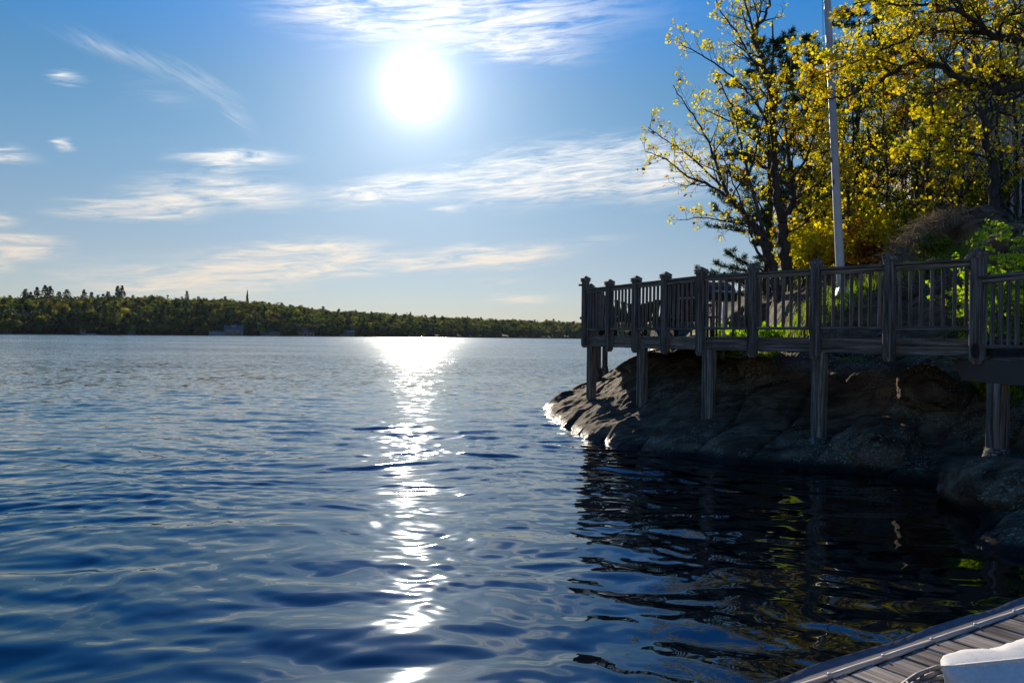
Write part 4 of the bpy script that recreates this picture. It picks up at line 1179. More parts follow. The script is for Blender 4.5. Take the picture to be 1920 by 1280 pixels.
class Tree:
    def __init__(self, seed):
        self.g = random.Random(seed); self.ng = np.random.default_rng(seed)
        self.big = []; self.thin = []; self.tips = []
    def poly(self, pts, r0, r1):
        self.add(pts, [r0 + (r1 - r0) * (i / (len(pts) - 1)) ** .8 for i in range(len(pts))])
    def add(self, pts, rs):
        (self.big if rs[0] > .012 else self.thin).append((pts, rs))
    def wobble(self, p, d, L, r0, r1, n, curl, lift):
        pts = [p.copy()]; d = d.normalized(); g = self.g
        for i in range(n):
            d = (d + Vector((g.gauss(0, curl), g.gauss(0, curl), g.gauss(0, curl) + lift))).normalized()
            pts.append(pts[-1] + d * (L / n))
        self.add(pts, [r0 + (r1 - r0) * (i / n) for i in range(n + 1)])
        return pts, d
    def branch(self, p, d, L, r, level, maxl, dens=1.0, lift=.05, spread=.8, tipr=.0022):
        g = self.g
        n = 6 if level < maxl else 4
        pts, dd = self.wobble(p, d, L, r, max(tipr, r * .35), n, .13, lift)
        if level >= maxl:
            self.tips.append((pts[-1], dd, level)); 
            if g.random() < .6: self.tips.append((pts[2] + Vector((g.gauss(0, .02),) * 3), dd, level))
            return
        k = max(2, int(round((4.4 if level < maxl - 1 else 4.0) * dens)))
        for i in range(k):
            u = .25 + .75 * (i + g.random() * .8) / k
            idx = min(n, u * n); a = int(min(n - 1, idx)); q = pts[a].lerp(pts[a + 1], idx - a)
            base = (pts[a + 1] - pts[a]).normalized()
            side = base.orthogonal().normalized(); side.rotate(Matrix.Rotation(g.uniform(0, 2 * math.pi), 3, base))
            nd = (base * (1 - spread * .45) + side * spread * g.uniform(.6, 1.1)).normalized()
            self.branch(q, nd, L * g.uniform(.38, .62) * (1.15 - .4 * u), r * .5 * (1.1 - .4 * u), level + 1, maxl, dens, lift, spread, tipr)
        self.tips.append((pts[-1], dd, level))
    def limb(self, pts, r0, r1, sub=10, subL=(.5, 1.1), maxl=2, dens=1.0, start=.25, lift=.06, spread=.85, flat=None):
        """a hand placed limb with automatic side branches"""
        g = self.g; P = smooth_path(pts, 5); maxl += 1; self.fine = True
        jit = [P[0]] + [q + Vector((g.gauss(0, r0 * .22), g.gauss(0, r0 * .22), g.gauss(0, r0 * .22))) for q in P[1:]]
        self.poly(jit, r0, r1)
        n = len(jit) - 1
        for i in range(sub):
            u = start + (1 - start) * (i + g.random()) / sub
            idx = u * n; a = int(min(n - 1, idx)); q = jit[a].lerp(jit[a + 1], idx - a)
            base = (jit[a + 1] - jit[a]).normalized()
            side = base.orthogonal().normalized(); side.rotate(Matrix.Rotation(g.uniform(0, 2 * math.pi), 3, base))
            nd = (base * .62 + side * spread * g.uniform(.6, 1.1)).normalized()
            rr = (r0 + (r1 - r0) * u ** .8) * .5
            self.branch(q, nd, g.uniform(*subL) * (1.15 - .5 * u), max(.006, rr), 1, maxl, dens, lift, spread)
        self.tips.append((jit[-1], (jit[-1] - jit[-2]).normalized(), 1))
    def wood(self, mat, parent, origin, name='trunk'):
        V, Fs = [], []; base = 0
        for group, k in ((self.big, 7), (self.thin, 3)):
            for pts, rs in group:
                n = len(pts); P = np.array([tuple(p) for p in pts]) - np.array(tuple(origin)); Rr = np.array(rs)
                D = np.gradient(P, axis=0); D /= np.linalg.norm(D, axis=1)[:, None] + 1e-9
                ref = np.array([.3, .5, .81]) if abs(D[0] @ np.array([.3, .5, .81])) < .9 else np.array([1., 0, 0])
                A = np.cross(D, ref); A /= np.linalg.norm(A, axis=1)[:, None] + 1e-9; B = np.cross(D, A)
                a = np.linspace(0, 2 * np.pi, k, endpoint=False)
                ring = P[:, None, :] + (A[:, None, :] * np.cos(a)[None, :, None] + B[:, None, :] * np.sin(a)[None, :, None]) * Rr[:, None, None]
                V.append(ring.reshape(-1, 3))
                i = np.arange(n - 1)[:, None] * k + np.arange(k)[None, :]; j = np.arange(n - 1)[:, None] * k + (np.arange(k)[None, :] + 1) % k
                Fs.append(np.stack([i, j, j + k, i + k], -1).reshape(-1, 4) + base); base += n * k
        return np_mesh(name, np.concatenate(V), np.concatenate(Fs), mat, parent, smooth=True)
    def leaves(self, mat, parent, origin, per=5, size=.045, clump=.05, keep=1.0, name='crown', droop=.0):
        if getattr(self, 'fine', False): per = max(2, round(per * .38)); clump = clump * .6; size = size * .86; keep = keep * .72
        T = [t for t in self.tips if self.g.random() < keep]
        if not T: return None
        c = np.array([tuple(t[0]) for t in T]) - np.array(tuple(origin)); c = np.repeat(c, per, 0)
        c = c + self.ng.normal(0, clump, c.shape) - [0, 0, droop]
        s = size * self.ng.uniform(.45, 1.7, len(c))
        V = quads(c, s * 1.35, self.ng)
        return np_mesh(name, V, np.arange(len(V)).reshape(-1, 4), mat, parent)
def PX(lst, Y, dy=0.0):
    """photo pixel polyline at depth Y, drifting by dy metres in depth along it"""
    n = len(lst) - 1
    return [at(x, y, Y + dy * i / max(n, 1)) for i, (x, y) in enumerate(lst)]
def top_tree(name, label, cat, origin, group=None):
    e = empty(name, origin); return tag(e, label, cat, group)

# --- maple with two upright stems beside the flagpole
YA = 17.0
T = Tree(101); o_ = at(1474, 560, YA); o_.z -= .1
T.limb(PX([(1474, 565), (1472, 500), (1470, 450), (1467, 415)], YA), .145, .115, sub=0)
T.limb(PX([(1467, 417), (1458, 370), (1452, 310), (1448, 230), (1440, 150), (1422, 95), (1414, 62), (1425, 45), (1445, 8), (1455, -60)], YA, -.3), .105, .02, 17, (.6, 1.3), 2, 1.0, .2)
T.limb(PX([(1414, 62), (1405, 35), (1395, -5), (1390, -70)], YA - .3, .2), .035, .012, 8, (.4, .9), 2)
T.limb(PX([(1467, 418), (1480, 392), (1489, 372), (1484, 335), (1479, 295), (1485, 245), (1503, 200), (1520, 140), (1532, 90)], YA, .5), .085, .015, 19, (.6, 1.2), 2, 1.15, .15)
T.limb(PX([(1488, 374), (1512, 360), (1540, 340), (1560, 322), (1585, 300)], YA, -.5), .05, .012, 12, (.5, 1.0), 2, 1.2, .2)
T.limb(PX([(1450, 250), (1425, 205), (1395, 165), (1355, 130), (1315, 103), (1276, 84)], YA, -.8), .04, .008, 14, (.4, .95), 2, .85, .15)
T.limb(PX([(1442, 165), (1405, 105), (1382, 62), (1352, 22), (1338, -20)], YA, .6), .035, .008, 11, (.35, .8), 2, .85, .15)
T.limb(PX([(1452, 318), (1425, 270), (1385, 238), (1345, 216), (1318, 205)], YA, .4), .035, .008, 11, (.4, .9), 2, .85)
T.limb(PX([(1466, 440), (1500, 425), (1530, 395), (1550, 380)], YA, -.6), .03, .008, 8, (.4, .8), 2, 1.1)
T.limb(PX([(1484, 335), (1510, 300), (1525, 260), (1535, 215)], YA, -.5), .04, .010, 12, (.4, .9), 2, 1.2)
T.limb(PX([(1456, 350), (1475, 280), (1470, 215), (1478, 150), (1490, 90)], YA, -.4), .03, .008, 12, (.4, .9), 2, 1.0)
e = top_tree('maple_tree', 'forked maple with golden young leaves just left of the flagpole', 'tree', o_)
T.wood(M_bark, e, o_); T.leaves(M_leaf_y, e, o_, 7, .034, .038, .85)

# --- maple leaning out to the left over the boardwalk
YB = 16.2
T = Tree(202); o_ = at(1456, 560, YB); o_.z -= .1
T.limb(PX([(1458, 565), (1452, 505), (1438, 470), (1420, 435), (1397, 405)], YB), .115, .085, sub=0)
T.limb(PX([(1397, 405), (1375, 375), (1358, 352), (1340, 300), (1325, 260), (1292, 205), (1262, 160)], YB, .5), .06, .008, 17, (.4, 1.0), 2, .9, .15)
T.limb(PX([(1397, 405), (1368, 375), (1330, 347), (1290, 331), (1250, 300), (1210, 285)], YB, -.6), .045, .007, 15, (.35, .85), 2, .9, .2)
T.limb(PX([(1420, 435), (1400, 420), (1362, 416), (1320, 408), (1274, 413)], YB, -.3), .035, .006, 12, (.3, .75), 2, .9, .2)
T.limb(PX([(1360, 356), (1322, 320), (1290, 290), (1248, 262), (1214, 238)], YB, .6), .03, .007, 13, (.35, .8), 2, .9, .2)
T.limb(PX([(1438, 470), (1420, 390), (1404, 330), (1386, 255), (1368, 195), (1345, 140)], YB, .4), .05, .008, 17, (.4, 1.0), 2, .95, .2)
T.limb(PX([(1452, 505), (1425, 480), (1408, 440), (1395, 395), (1370, 330), (1350, 280)], YB, -.8), .04, .008, 14, (.4, .9), 2, .9, .3)
T.limb(PX([(1404, 330), (1420, 270), (1432, 215), (1440, 170)], YB, -.3), .025, .008, 9, (.35, .8), 2, 1.0, .2)
e = top_tree('maple_tree', 'sparse maple leaning left with bare twigs reaching over the lake', 'tree', o_)
T.wood(M_bark, e, o_); T.leaves(M_leaf_y, e, o_, 5, .031, .028, .52); T.leaves(M_dryleaf, e, o_, 3, .05, .05, .03, 'withered_leaves', .05)

# --- overhanging limbs of the big tree at the right edge
YC = 10.5
T = Tree(303); o_ = Vector((9.3, 10.6, gz(9.3, 10.6) - .2))
T.limb([o_, o_ + Vector((.1, 0, 1.6)), o_ + Vector((0, .1, 3.2)), o_ + Vector((-.1, 0, 5.0)), o_ + Vector((.2, .2, 7.5))], .20, .12, sub=2)
a_ = o_ + Vector((-.05, .05, 3.6))
T.limb([o_ + Vector((0, .05, 2.3))] + PX([(1990, 150), (1920, 168), (1868, 168), (1832, 158), (1790, 145), (1752, 122), (1712, 118), (1668, 140), (1630, 164), (1585, 180), (1545, 188)], YC, .6), .085, .010, 26, (.35, .9), 2, 1.15, .12)
T.limb([a_] + PX([(1990, 110), (1920, 78), (1862, 66), (1825, 40), (1800, 10), (1785, -30)], YC, .4), .075, .02, 18, (.4, .95), 2, 1.2, .1)
T.limb(PX([(1900, 74), (1840, 62), (1790, 62), (1740, 58), (1690, 78), (1640, 100), (1590, 122), (1530, 142)], YC + .2, .5), .035, .008, 20, (.35, .8), 2, 1.15, .1)
T.limb([a_ + Vector((0, 0, .6))] + PX([(1990, 20), (1900, -20), (1820, -60), (1720, -70), (1640, -50)], YC, 1.0), .07, .015, 18, (.5, 1.1), 2, 1.1, .1)
T.limb(PX([(1830, 40), (1790, 20), (1740, 8), (1690, 12), (1640, 0), (1600, 10)], YC, -.6), .03, .008, 16, (.35, .8), 2, 1.1, .1)
T.limb(PX([(1870, 168), (1840, 200), (1800, 225), (1765, 240)], YC, .4), .025, .008, 8, (.3, .6), 2, 1)
e = top_tree('oak_tree', 'big tree at the right edge whose dark limbs reach across the picture', 'tree', o_)
T.wood(M_bark, e, o_); T.leaves(M_leaf_y, e, o_, 8, .028, .045, .9); T.leaves(M_dryleaf, e, o_, 3, .05, .04, .02, 'withered_leaves', .03)

# --- upright dark trunk at right with side limbs
def stem_tree(name, label, path, Y, r0, r1, mat, leaf, limbs, seed, sub=16, subL=(.6, 1.4), per=5, size=.05, clump=.06, keep=.9, dens=1.0, start=.35, group=None, maxl=2, cat='tree'):
    T = Tree(seed); P = PX(path, Y)
    g0 = gz(P[0].x, P[0].y); o_ = Vector((P[0].x, P[0].y, g0 - .15))
    if P[0].z > g0: P = [o_] + P
    else: P[0] = o_
    T.limb(P, r0, r1, sub, subL, maxl, dens, start)
    for lp, rr, n_ in limbs: T.limb(PX(lp, Y, .3), rr, .008, n_, (.35, .9), maxl, dens, .15)
    e = top_tree(name, label, cat, o_, group)
    T.wood(mat, e, o_)
    if leaf: T.leaves(leaf, e, o_, per, size, clump, keep)
    return e
stem_tree('maple_tree', 'dark straight trunk rising behind the rock hump at right', [(1868, 425), (1866, 380), (1862, 330), (1853, 260), (1846, 215), (1838, 150), (1828, 80), (1825, 0), (1822, -60)], 15.5, .125, .05, M_bark, M_leaf_y,
          [([(1862, 330), (1840, 265), (1800, 262), (1760, 255), (1720, 235)], .04, 10), ([(1860, 300), (1810, 285), (1750, 283), (1690, 275)], .035, 10), ([(1846, 215), (1880, 180), (1915, 150)], .03, 8), ([(1864, 360), (1900, 330), (1940, 300)], .03, 6)], 404, 14, start=.45)
mids = [  # px path, Y, radius, leaf, sub, dens, label
    ([(1598, 500), (1590, 430), (1593, 330), (1600, 240), (1596, 150), (1600, 80)], 19.0, .055, 0, 22, 'slim maple directly right of the flagpole, thick with golden leaves'),
    ([(1662, 470), (1660, 400), (1664, 320), (1655, 240), (1660, 160)], 19.5, .06, 0, 22, 'slim golden maple left of the rock hump, two trunks from the flagpole'),
    ([(1722, 430), (1718, 350), (1722, 290), (1712, 210), (1716, 120), (1710, 40)], 18.5, .075, 0, 22, 'dark trunk close behind the left slope of the rock hump'),
    ([(1735, 430), (1738, 340), (1745, 250), (1752, 160), (1748, 60)], 18.0, .05, 2, 18, 'thin dark trunk paired with a thicker one behind the rock hump'),
    ([(1690, 460), (1694, 380), (1688, 300), (1696, 230), (1690, 150)], 22.0, .07, 1, 20, 'orange-budded tree standing back between the golden maples'),
    ([(1630, 480), (1626, 400), (1634, 320), (1628, 220), (1640, 120), (1634, 40)], 23.0, .08, 0, 22, 'tall golden tree standing back right of the flagpole'),
    ([(1545, 500), (1540, 430), (1548, 350), (1540, 270), (1546, 190)], 20.5, .055, 0, 22, 'golden maple filling the gap just left of the flagpole'),
    ([(1510, 510), (1514, 450), (1506, 380), (1512, 310), (1508, 240)], 21.5, .05, 1, 20, 'small orange-gold maple behind the forked maple'),
    ([(1782, 390), (1786, 320), (1778, 250), (1790, 170), (1784, 60)], 20.5, .07, 0, 20, 'golden tree above the crest of the rock hump'),
    ([(1820, 400), (1826, 330), (1818, 260), (1824, 180), (1816, 90), (1824, 10)], 21.5, .07, 1, 20, 'rust-coloured tree between the hump crest and the dark trunk'),
    ([(1890, 400), (1886, 320), (1894, 240), (1888, 140), (1898, 40)], 19.5, .06, 0, 20, 'golden tree right of the dark trunk near the picture edge'),
    ([(1760, 420), (1764, 360), (1756, 280), (1768, 200)], 24.0, .07, 2, 20, 'young green tree deep in the wood behind the hump'),
    ([(1580, 500), (1576, 420), (1570, 340), (1566, 260), (1572, 180), (1570, 120)], 24.5, .06, 2, 22, 'green-gold tree hidden behind the flagpole'),
    ([(1700, 440), (1706, 330), (1698, 230), (1706, 120), (1700, 20)], 26.0, .09, 2, 22, 'tall green tree deep in the wood left of the hump'),
    ([(1650, 470), (1646, 360), (1654, 250), (1648, 130), (1652, 40)], 27.0, .09, 0, 22, 'tall yellow tree deepest in the wood right of the flagpole'),
    ([(1872, 400), (1878, 320), (1868, 230), (1876, 130), (1870, 20)], 17.6, .05, 0, 22, 'golden maple just right of the dark straight trunk'),
    ([(1905, 420), (1910, 320), (1902, 210), (1908, 100), (1900, 0)], 16.2, .05, 0, 22, 'golden maple whose crown meets the right edge of the picture'),
    ([(1800, 400), (1806, 300), (1798, 200), (1806, 100), (1800, -10)], 17.4, .05, 0, 20, 'golden maple rising directly over the crest of the rock hump'),
    ([(1930, 420), (1925, 320), (1915, 220), (1922, 120), (1915, 20)], 23.0, .09, 0, 20, 'golden tree cut by the right edge of the picture'),
]
for i, (path, Y, r, lk, sub, lab) in enumerate(mids):
    stem_tree('maple_tree' if lk != 1 else 'oak_tree', lab, path, Y, r, .018, M_bark, (M_leaf_y, M_leaf_o, M_leaf_g)[lk], [], 500 + i, sub, (.7, 1.6), 9, .033 + .001 * (Y - 18), .10, 1.0, 1.08, .12, 'leafy trees of the near wood')
# white birches among them
for i, (px, y0, Y, r, lab) in enumerate([(1846, 372, 19.0, .10, 'thickest white birch trunk, just left of the dark straight trunk'), (1808, 385, 21.0, .085, 'paler birch trunk set back above the rock hump crest'),
                                         (1897, 385, 18.0, .05, 'slim white birch trunk between the dark trunk and the picture edge'), (1912, 330, 17.0, .06, 'white birch trunk at the very right of the wood'), (1888, 350, 23.0, .08, 'grey-white birch trunk deep in the wood at right')]):
    stem_tree('birch_tree', lab, [(px, y0), (px + 1, y0 - 60), (px - 3, y0 - 140), (px + 3, y0 - 230), (px, y0 - 330)], Y, r, .03, M_birch, M_leaf_g, [], 700 + i, 8, (.5, 1.0), 4, .045, .07, .8, .9, .5, 'white birches in the wood')

# --- pines
def pine(name, label, px, ytop, ybase, Y, seed, wmax, r0=.14, n_wh=17, lean=0, first=.12, droop=-.05, gaps=.2, left_bias=0.0):
    T = Tree(seed); g = T.g
    b = at(px, ybase, Y); t_ = at(px + lean, ytop, Y); o_ = Vector((b.x, b.y, min(b.z, gz(b.x, b.y)) - .2))
    ax = t_ - o_
    tr = [o_ + ax * (k / 10) + Vector((g.gauss(0, .04), g.gauss(0, .04), 0)) * (k < 10) for k in range(11)]
    T.poly(tr, r0, .02)
    cents, dirs = [], []
    for w in range(n_wh):
        u = first + (1 - first) * (w + .3) / n_wh
        if g.random() < gaps * .4: continue
        L0 = wmax * (1 - u) ** .62 * (.55 + .45 * min(1, u * 4)) + .15
        for k in range(g.randint(4, 6)):
            a = g.uniform(0, 2 * math.pi); L = L0 * g.uniform(.55, 1.15)
            dv = Vector((math.cos(a), math.sin(a), g.uniform(.02, .30) + droop))
            if left_bias and dv.x > 0: L *= (1 - left_bias)
            p = o_ + ax * u; pts, dd = T.wobble(p, dv, L, .03 * (1 - u) + .010, .006, 6, .07, .045)
            for s in range(int(L * 7) + 2):
                q = .30 + .70 * (s + g.random()) / (int(L * 7) + 2)
                i0 = int(min(5, q * 6)); c = pts[i0].lerp(pts[i0 + 1], q * 6 - i0)
                sd_ = Vector((-dv.y, dv.x, 0)).normalized() * g.choice((-1, 1)); tl = L * .32 * g.uniform(.5, 1) * (1.1 - q * .6)
                e_ = c + (sd_ * .75 + dv * .55 + Vector((0, 0, g.uniform(.05, .35)))) * tl
                T.thin.append(([c, c.lerp(e_, .5) + Vector((0, 0, .01)), e_], [.005, .004, .002]))
                for m_ in range(3):
                    f = .35 + .65 * (m_ + g.random() * .6) / 3
                    cents.append(tuple(c.lerp(e_, min(1, f)) - o_)); dirs.append(tuple((e_ - c).normalized()))
    c = np.array(cents); d = np.array(dirs); per = 13
    c = np.repeat(c, per, 0); d = np.repeat(d, per, 0); ng = T.ng
    dirn = d * .55 + ng.normal(0, .55, c.shape); dirn[:, 2] += .25; dirn /= np.linalg.norm(dirn, axis=1)[:, None]
    Ln = ng.uniform(.07, .13, (len(c), 1)) * (1 + (Y - 18) * .02)
    sidev = np.cross(dirn, rand_dirs(len(c), ng)); sidev /= np.linalg.norm(sidev, axis=1)[:, None]; wv_ = .0085
    st = c + ng.normal(0, .028, c.shape)
    V = np.stack([st - sidev * wv_, st + sidev * wv_, st + dirn * Ln + sidev * wv_ * .5, st + dirn * Ln - sidev * wv_ * .5], 1).reshape(-1, 3)
    e = top_tree(name, label, 'tree', o_, 'pines of the near wood')
    np_mesh('crown', V, np.arange(len(V)).reshape(-1, 4), M_needle, e)
    T.wood(M_bark, e, o_)
pine('pine_tree', 'dark pine behind the forked maple, its left boughs over the water', 1440, 40, 575, 20.5, 31, 2.3, .15, 22, 8, .04, gaps=.5)
pine('pine_tree', 'dark pine whose pointed top shows left of the flagpole', 1512, 62, 560, 24.0, 32, 2.3, .15, 20, 0, .15)
pine('pine_tree', 'tall dark pine just right of the flagpole behind golden leaves', 1612, -60, 560, 25.0, 33, 2.9, .18, 24, 0, .15)
pine('pine_tree', 'dark pine in the middle of the wood left of the rock hump', 1690, -40, 540, 29.0, 34, 3.0, .18, 20, 0, .15)
pine('pine_tree', 'low dark pine at the foot of the golden maples', 1560, 300, 560, 27.0, 37, 2.2, .1, 14, 0, .05)

# --- shrubs and undergrowth
def shrub(name, label, px, py, Y, w, h, leaf, seed, n=26, per=6, size=.04, clump=.05, mat=None, group=None, cat='shrub', keep=1.0, lift=.1):
    T = Tree(seed); g = T.g; q = at(px, py, Y); o_ = Vector((q.x, q.y, gz(q.x, q.y) - .05))
    for i in range(n):
        a = g.uniform(0, 2 * math.pi); s = g.uniform(.1, 1)
        d = Vector((math.cos(a) * s * w / h, math.sin(a) * s * w / h, 1.0))
        b = o_ + Vector((math.cos(a), math.sin(a), 0)) * s * w * .25
        T.branch(b, d, h * g.uniform(.55, 1.0), .010, 1, 3, .85, lift * .3, .8, .0016)
    e = top_tree(name, label, cat, o_, group)
    T.wood(mat or M_bark_grey, e, o_, 'stems'); T.leaves(leaf, e, o_, per, size, clump, keep, 'foliage')
for i, (px, py, Y, w, h, lf, n, lab) in enumerate([
        (1505, 520, 19.0, .9, 1.5, 0, 16, 'golden bush right of the forked maple trunk'),
        (1540, 520, 18.0, .9, 1.3, 0, 16, 'golden bush standing left of the flagpole foot'),
        (1610, 510, 18.5, .7, 1.0, 1, 12, 'orange-brown bush right of the flagpole'),
        (1650, 500, 18.0, .9, 1.4, 0, 14, 'golden bush at the left foot of the rock hump'),
        (1578, 505, 21.0, 1.1, 1.9, 0, 16, 'tall golden thicket behind the flagpole'),
        (1690, 450, 20.5, 1.0, 1.6, 2, 14, 'green-gold bush behind the left slope of the hump'),
        (1765, 400, 20.0, 1.0, 1.4, 1, 12, 'rusty bush growing on top of the rock hump'),
        (1830, 400, 18.5, .9, 1.2, 2, 12, 'green bush beside the base of the dark straight trunk'),
        (1905, 400, 18.5, 1.0, 1.3, 2, 12, 'green bush behind the pale rock at the right edge')]):
    shrub('bush', lab, px, py, Y, w, h, (M_leaf_y, M_leaf_o, M_leaf_g)[lf], 900 + i, n, 5, .045, .06, group='bushes under the trees')
shrub('shrub', 'bright lime-green shrub beside the tall corner railing post', 1884, 520, 10.6, .40, 1.55, M_leaf_b, 950, 15, 7, .034, .035)
shrub('shrub', 'small lime-green shrub seen through the pickets at the right', 1862, 600, 9.9, .22, .5, M_leaf_b, 951, 9, 7, .03, .03)
shrub('shrub', 'yellow-green shrub behind the railing below the lantern', 1365, 605, 15.2, .5, .7, M_leaf_b, 952, 12, 6, .04, .04)
shrub('shrub', 'low yellow-green shrub behind the railing left of the flagpole', 1440, 600, 14.8, .5, .6, M_leaf_b, 953, 10, 6, .04, .04)
# fern tuft on the hump
shrub('fern', 'fern-like green tuft at the foot of the rock hump above the rail', 1748, 490, 14.6, .45, .42, M_leaf_g, 954, 20, 7, .03, .03, cat='fern')

# grass blades on the ledges
def grass():
    g = np.random.default_rng(77)
    patches = [  # px, py, Y, radius x, radius y, blades, height
        (1770, 598, 11.4, .30, .12, 700, .26), (1800, 585, 11.8, .35, .1, 500, .12), (1700, 602, 11.6, .35, .15, 500, .12), (1600, 540, 13.2, .5, .3, 500, .22),
        (1650, 525, 13.4, .7, .25, 1100, .30), (1720, 500, 13.8, .9, .25, 1500, .32), (1790, 485, 13.9, .7, .3, 1300, .35), (1890, 560, 10.2, .5, .5, 1600, .42), (1870, 620, 9.6, .35, .3, 900, .3),
        (1540, 600, 13.0, .6, .3, 900, .22), (1500, 610, 13.5, .7, .4, 1200, .25), (1450, 610, 14.2, .8, .5, 1400, .25), (1400, 612, 14.6, .7, .5, 1200, .25), (1360, 614, 15.0, .6, .5, 900, .22), (1320, 618, 15.5, .5, .5, 500, .18),
        (1590, 618, 11.9, .5, .12, 900, .07), (1570, 570, 14.5, 1.0, .6, 1400, .30), (1760, 470, 15.2, .5, .2, 900, .35), (1910, 520, 11.0, .5, .4, 900, .35)]
    C, H = [], []
    for px, py, Y, rx, ry, n, h in patches:
        n = int(n * .45); q = at(px, py, Y); x = q.x + g.normal(0, rx * .55, n); y = Y + g.normal(0, ry * .55, n)
        z = ground_z(x, y)
        n = len(x); C.append(np.stack([x, y, z], -1)); H.append(.75 * h * g.uniform(.4, 1.15, n))
    # thin scatter over the whole slope
    n = 3500; x = g.uniform(3.5, 16, n); y = g.uniform(12.6, 26, n); ok = vnoise(x * .9, y * .9, s=130) > .05
    x, y = x[ok], y[ok]; z = ground_z(x, y); C.append(np.stack([x, y, z], -1)); H.append(g.uniform(.06, .25, len(x)))
    C = np.concatenate(C); H = np.concatenate(H); n = len(C)
    ds = seg_dist(C[:, 0], C[:, 1], DECK, True); ok = ~inside(C[:, 0], C[:, 1], DECK) | (ds < .05)
    C, H = C[ok], H[ok]; n = len(C)
    a = g.uniform(0, 6.28, n); w = g.uniform(.003, .006, n)[:, None]; sx = np.stack([np.cos(a), np.sin(a), 0 * a], -1)
    ln = np.stack([g.normal(0, .22, n), g.normal(0, .22, n), np.ones(n)], -1) * H[:, None]
    b = C - [0, 0, .01]; m = b + ln * .55; t = b + ln + np.stack([g.normal(0, .12, n), g.normal(0, .12, n), -.06 * np.ones(n)], -1) * H[:, None]
    V = np.stack([b - sx * w, b + sx * w, m + sx * w * .8, m - sx * w * .8, t + sx * w * .2, t - sx * w * .2], 1).reshape(-1, 3)
    i = np.arange(n)[:, None] * 6
    Fq = np.concatenate([i + [0, 1, 2, 3], i + [3, 2, 4, 5]])
    m_ = leaf_mat('grass_blade', (1.2, 1.35, .3), .55, attr=False, stops=[(.3, (.16, .20, .02)), (.45, (.26, .36, .02)), (.6, (.30, .42, .03)), (.75, (.30, .26, .08))], nscale=1.2)
    tag(np_mesh('grass', V, Fq, m_), 'bright green grass growing from the rock ledges behind the railing', 'grass', kind='stuff')
grass()

# dry grass hanging over the hump
def dry_grass():
    g = np.random.default_rng(88); n = 2300
    q = at(1690, 470, 14.9); a = g.random(n)
    path = np.array([tuple(at(x, y, Y)) for x, y, Y in ((1672, 492, 14.6), (1695, 462, 14.7), (1725, 432, 14.8), (1755, 410, 14.9), (1785, 400, 15.0))])
    u = a * (len(path) - 1); i = np.minimum(u.astype(int), len(path) - 2); c = path[i] + (path[i + 1] - path[i]) * (u - i)[:, None]
    c = c + g.normal(0, 1, (n, 3)) * [.10, .22, .07]
    d = np.stack([-.5 + g.normal(0, .6, n), -.4 + g.normal(0, .5, n), -.5 + g.normal(0, .5, n)], -1); d /= np.linalg.norm(d, axis=1)[:, None]
    L = g.uniform(.12, .4, n)[:, None]; s = np.cross(d, rand_dirs(n, g)); s /= np.linalg.norm(s, axis=1)[:, None]; w = .004
    m = c + d * L * .5 + [0, 0, .03]; t = c + d * L + [0, 0, -.02]
    V = np.stack([c - s * w, c + s * w, m + s * w, m - s * w, t + s * w * .3, t - s * w * .3], 1).reshape(-1, 3)
    j = np.arange(n)[:, None] * 6
    m_ = leaf_mat('dry_grass', (1.1, 1.0, .8), .35, attr=False, stops=[(.35, (.12, .095, .065)), (.7, (.36, .31, .23))], nscale=3)
    tag(np_mesh('dry_grass', V, np.concatenate([j + [0, 1, 2, 3], j + [3, 2, 4, 5]]), m_), 'tangle of dry straw grass hanging over the left slope of the hump', 'dry grass', kind='stuff')
dry_grass()

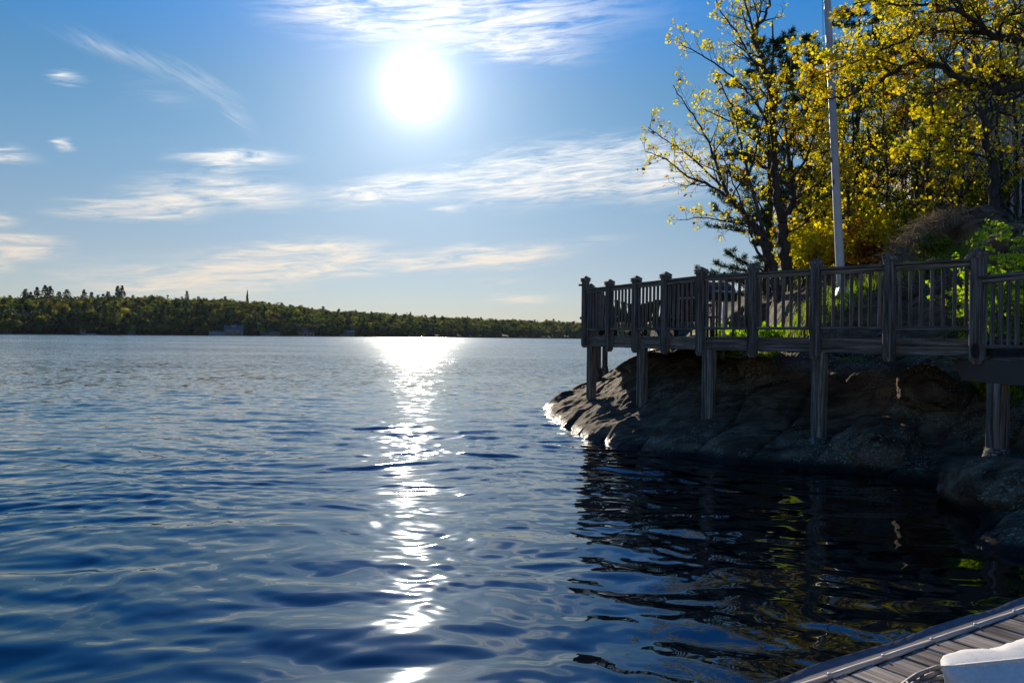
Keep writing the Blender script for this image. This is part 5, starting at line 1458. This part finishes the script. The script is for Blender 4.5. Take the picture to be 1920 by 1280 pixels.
# --- pale cottage up the slope behind the trees
def cottage():
    o = at(1850, 330, 27.0); o.z = at(1850, 345, 27).z
    e = empty('cottage', o, -.25); tag(e, 'pale grey-white cottage glimpsed through the branches at upper right', 'cottage')
    Wd, Dp, H = 6.5, 6.0, 2.2
    w = MB(); w.beam((-Wd / 2, 0, H / 2), (Wd / 2, 0, H / 2), Dp, H, ch=.01)
    w.beam((-Wd / 2, 0, -2), (Wd / 2, 0, -2), Dp, 3.998, ch=.01)
    w.loft([[(-Wd / 2, -Dp / 2 + .01, H + .002), (Wd / 2, -Dp / 2 + .01, H + .002), (Wd / 2 - .4, -Dp / 2 + .01, H + 2.6)], [(-Wd / 2, Dp / 2 - .01, H + .002), (Wd / 2, Dp / 2 - .01, H + .002), (Wd / 2 - .4, Dp / 2 - .01, H + 2.6)]])
    w.build('wall', flat_mat('pale_siding', (.42, .46, .52)), e)
    m = MB(); m.beam((-Wd / 2 - .6, 0, H - .12), (Wd / 2 - .3, 0, H + 2.85), Dp + 1.2, .22, ch=.01); r = m.build('roof', M_roof, e)
    m = MB(); m.beam((-Wd / 2 - .65, -Dp / 2 - .63, H - .10), (Wd / 2 - .3, -Dp / 2 - .63, H + 2.9), .05, .30, ch=.01); m.build('fascia_board', M_white, r)
    for x, z in ((-1.9, .9), (.2, .9), (2.1, .9), (1.6, 3.0)):
        f = MB().beam((x - .5, -Dp / 2 - .03, z), (x + .5, -Dp / 2 - .03, z), .1, 1.3, ch=.01).build('window', M_white, e)
        MB().beam((x - .42, -Dp / 2 - .06, z), (x + .42, -Dp / 2 - .06, z), .1, 1.12, ch=.01).build('pane', M_darkglass, f)
    for x in (-2.9, -1.0, 1.0, 3.1):
        MB().beam((x, -Dp / 2 - 1.6, -2.2), (x, -Dp / 2 - 1.6, .4), .14, .14, ch=.01).build('porch_post', M_white, e)
    MB().beam((-3.2, -Dp / 2 - .85, -.55), (3.2, -Dp / 2 - .85, -.55), 1.6, .14, ch=.01).build('porch_deck', M_white, e)
cottage()

# ------------------------------------------------------------------ air over the lake
def haze():
    m = bpy.data.materials.new('air'); m.use_nodes = True; t = m.node_tree
    for n in list(t.nodes):
        if n.type != 'OUTPUT_MATERIAL': t.nodes.remove(n)
    v = N(t, 'ShaderNodeVolumePrincipled'); v.inputs['Color'].default_value = (.72, .86, 1.0, 1); v.inputs['Density'].default_value = HAZE
    v.inputs['Anisotropy'].default_value = .3
    t.links.new(v.outputs[0], t.nodes['Material Output'].inputs['Volume'])
    o = MB().beam((-2600, 1250, 58), (2600, 1250, 58), 3100, 126, ch=.5).build('haze', m)
    tag(o, kind='stuff')
HAZE = .00002
haze()
